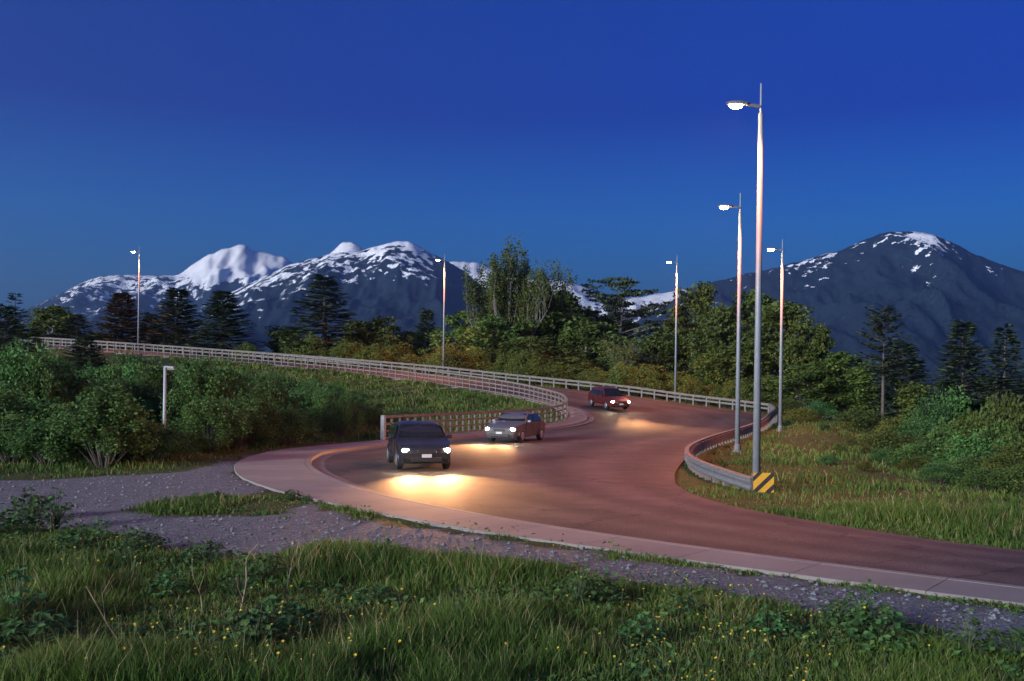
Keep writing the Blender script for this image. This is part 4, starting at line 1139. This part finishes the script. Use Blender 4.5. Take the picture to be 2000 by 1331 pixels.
# yellow wild flowers
x, y = field(1500, 8.8, 19, -60, 1900, r)
D, Z, IN = road_dist(x, y); fl = fbm(x * .5, y * .5, 91, 3)
ok = (~IN) & (D > .6) & (gravel_amount(x, y) < .35) & (r.random(len(x)) < smooth(.42, .62, fl) + .08); x, y = x[ok], y[ok]
z = interp_grid(gz, x, y); m = MB(); st = MB()
for a, b, c in zip(x, y, z):
    h = .16 + .22 * r.random(); lx, ly = r.normal() * .05, r.normal() * .05; rad = .010 + .009 * r.random()
    top = Vector((a + lx, b + ly, c + h)); st.tube([(a, b, c - .02), (a + lx * .3, b + ly * .3, c + h * .6), top], [.004, .003, .003], 3, False)
    nn = Vector((r.normal() * .5, -.4 + r.normal() * .4, 1)).normalized(); u = nn.cross(Vector((1, 0, 0))).normalized(); w = nn.cross(u)
    ring = [top + (u * math.cos(k * .6283) + w * math.sin(k * .6283)) * rad * (1 if k % 2 == 0 else .72) + nn * .006 for k in range(10)]
    m.add([top] + ring, [(0, k + 1, (k + 1) % 10 + 1) for k in range(10)])
fo = m.build('wildflowers', M['petal']); tag(fo, 'small yellow wild flowers dotted through the foreground grass', 'flowers', kind='stuff')
st.build('stems', mat('flower stems', (.07, .11, .03), .7), fo); bpy.data.objects['stems' if False else fo.children[0].name]['kind'] = 'stuff'

# broad-leaved weeds
def weed(seed, n=42, Rr_=.42, H=.5, leaf=.17):
    q = np.random.default_rng(seed); C = []; A = []; N = []; Ls = []; stm = MB()
    for k in range(n):
        az = k * 2.4 + q.random(); f = math.sqrt((k + .5) / n); rad = Rr_ * f * (.7 + .5 * q.random()); h = H * (1.05 - .75 * f * f) * (.7 + .5 * q.random())
        d = np.array((math.cos(az), math.sin(az), 0)); tip = d * rad + np.array((0, 0, h))
        stm.tube([(0, 0, -.03), Vector(tip * .5 + np.array((0, 0, h * .15))), Vector(tip)], [.008, .006, .004], 4, False)
        for j in range(3):
            a_ = d * (.8 if j == 0 else .3) + np.array((-d[1], d[0], 0)) * (0, .8, -.8)[j] + np.array((0, 0, -.25 + .3 * q.normal()))
            l_ = leaf * (.7 + .6 * q.random()); C.append(tip + a_ / np.linalg.norm(a_) * l_ * .5); A.append(a_); N.append((q.normal() * .4, q.normal() * .4 - .2, 1)); Ls.append(l_)
    V, F = kites(np.array(C), np.array(A), np.array(N), np.array(Ls), np.array(Ls) * .72)
    return stm.mesh('stems', mat('weed stems', (.06, .09, .03), .7)), np_mesh('leaves', V, F, M['weed'], False, np.repeat(q.random(len(C)), 4))
WD = [weed(301, 60, .42, .5, .11), weed(302, 44, .34, .62, .09), weed(303, 80, .55, .42, .12)]
wsp = [(60, 1012, 1.5), (110, 1030, 1.4), (25, 1040, 1.3), (150, 1085, 1.2), (195, 1062, .9), (400, 1105, 1.0), (520, 1145, 1.1), (470, 1180, 1.2), (545, 1240, 1.1), (500, 1275, 1.2), (30, 1240, 1.3), (65, 1285, 1.2), (330, 1170, .9), (750, 1110, .9), (730, 1190, .8),
       (810, 1130, .8), (1130, 1190, 1.0), (1175, 1185, .9), (1340, 1215, .8), (1690, 1245, 1.1), (1720, 1255, 1.0), (1640, 1230, .8), (1890, 1290, .9), (1980, 1300, 1.0), (1500, 1250, .8), (900, 1230, .7), (570, 985, .7), (600, 990, .5), (380, 990, .6), (420, 985, .7), (1250, 1265, .9), (250, 1110, 1.1), (285, 1075, .9)]
for k, (px, py, sc) in enumerate(wsp):
    q = G(px, py); z_ = hgt(q[0], q[1])
    wo = empty('leafy_weed', (q[0], q[1], z_), k * 1.3, sc * .72); tag(wo, 'broad-leaved dark weed clump ' + ('beside the gravel at the left edge' if px < 300 and py < 1100 else 'in the grass patch on the gravel' if py < 1000 else 'around the crooked dead stalk' if 380 < px < 620 else 'in the left foreground corner' if px < 380 else 'in the grass left of the middle' if px < 1000 else 'in the grass below the right-hand pavement' if px < 1600 else 'near the right foreground corner'), 'weed', 'broad-leaved weeds in the foreground')
    a_, b_ = WD[k % 3]; link('stems', a_, wo); lf = link('leaves', b_, wo); lf['kind'] = 'stuff'
# low mixed weeds through the grass
x, y = field(26000, 8.6, 22, -100, 2100, r); g = gravel_amount(x, y); D, Z, IN = road_dist(x, y)
ok = (~IN) & (D > .15) & (r.random(len(x)) > g * .97) & (r.random(len(x)) < smooth(.38, .62, fbm(x * .8, y * .8, 131, 3)) + .06); x, y = x[ok], y[ok]; n = len(x)
z = interp_grid(gz, x, y) + .03 + .22 * r.random(n) * smooth(.3, .7, fbm(x * .5, y * .5, 133, 2))
A = rand_dirs(n, r); A[:, 2] *= .5; N = rand_dirs(n, r) * .7; N[:, 2] += 1; Ls = .05 + .07 * r.random(n)
V, F = kites(np.stack([x, y, z], 1), A, N, Ls, Ls * .6)
gc = link('ground_cover', np_mesh('ground_cover', V, F, M['weed'], False, np.repeat(np.clip(r.random(n) + .15, 0, 1), 4))); tag(gc, 'low mixed leafy weeds growing through the foreground grass', 'weeds', kind='stuff')
# dry stalks
def stalk(px, d, rad, label, twigs=()):
    p0 = P(*px[-1], d); g_ = hgt(p0[0], p0[1]); o = empty('dead_stalk', (p0[0], p0[1], g_)); tag(o, label, 'stalk')
    pts = [P(x, y, d + .12 * math.sin(i * 2.1)) - np.array((p0[0], p0[1], g_)) for i, (x, y) in enumerate(reversed(px))]; pts[0][2] = -.05
    pts = catmull(np.array(pts), 5); m = MB(); m.tube([Vector(p) for p in pts], list(np.linspace(rad, rad * .3, len(pts))), 6); m.build('stem', M['straw'], o)
    for t in twigs:
        q = [Vector(P(x, y, d - .1 * i) - np.array((p0[0], p0[1], g_))) for i, (x, y) in enumerate(t)]; m = MB(); m.tube(q, [rad * .5, rad * .35, rad * .2][:len(q)], 5); m.build('twig', M['straw'], o)
stalk([(504, 1062), (482, 1092), (481, 1135), (474, 1175), (470, 1208), (484, 1246)], 11.0, .013, 'crooked pale dead stalk standing tallest in the middle of the foreground', [((475, 1172), (465, 1150), (462, 1128))])
stalk([(168, 1145), (188, 1180), (218, 1232), (254, 1292)], 10.2, .010, 'dark bare stalk leaning left in the left foreground', [((205, 1210), (200, 1160), (222, 1120)),])
stalk([(375, 1088), (377, 1125), (392, 1165), (396, 1185)], 11.8, .009, 'pale dead stalk just left of the crooked one', [((388, 1155), (400, 1120), (398, 1095))])
stalk([(578, 1068), (568, 1110), (558, 1140)], 13.2, .008, 'thin pale stalk right of the crooked one, near the gravel', [((566, 1115), (556, 1095), (552, 1080))])
stalk([(1400, 1075), (1396, 1100), (1392, 1128)], 14.8, .006, 'thin dry stalk against the pavement on the right')
stalk([(45, 1050), (46, 1110), (42, 1170)], 12.2, .005, 'straight thin stalk near the left edge')
# loose stones on the gravel
x, y = field(15000, 11.5, 42, -60, 2060, r); g = gravel_amount(x, y); D, Z, IN = road_dist(x, y)
ok = (~IN) & (D > .1) & (r.random(len(x)) < g * .75); x, y = x[ok], y[ok]; n = len(x); z = interp_grid(gz, x, y)
base = np.array([(1, 0, 0), (-1, 0, 0), (0, 1, 0), (0, -1, 0), (0, 0, 1), (0, 0, -1)], float); tf = np.array([(0, 2, 4), (2, 1, 4), (1, 3, 4), (3, 0, 4), (2, 0, 5), (1, 2, 5), (3, 1, 5), (0, 3, 5)])
s_ = (.010 + .022 * r.random(n) ** 3 * 1.6) * (1 + y / 60); jit = .7 + .6 * r.random((n, 6, 3)); az = r.random(n) * 6.28
Bv = base[None] * jit * s_[:, None, None]; Bv[:, :, 2] *= .6
cx_ = Bv[:, :, 0] * np.cos(az)[:, None] - Bv[:, :, 1] * np.sin(az)[:, None]; cy_ = Bv[:, :, 0] * np.sin(az)[:, None] + Bv[:, :, 1] * np.cos(az)[:, None]
V = np.stack([cx_ + x[:, None], cy_ + y[:, None], Bv[:, :, 2] + (z + s_ * .2)[:, None]], 2).reshape(-1, 3); F = (np.arange(n)[:, None, None] * 6 + tf[None]).reshape(-1, 3)
so = link('gravel', np_mesh('gravel', V, F, M['stone'], False)); tag(so, 'loose grey stones scattered over the gravel lay-by', 'gravel', kind='stuff')
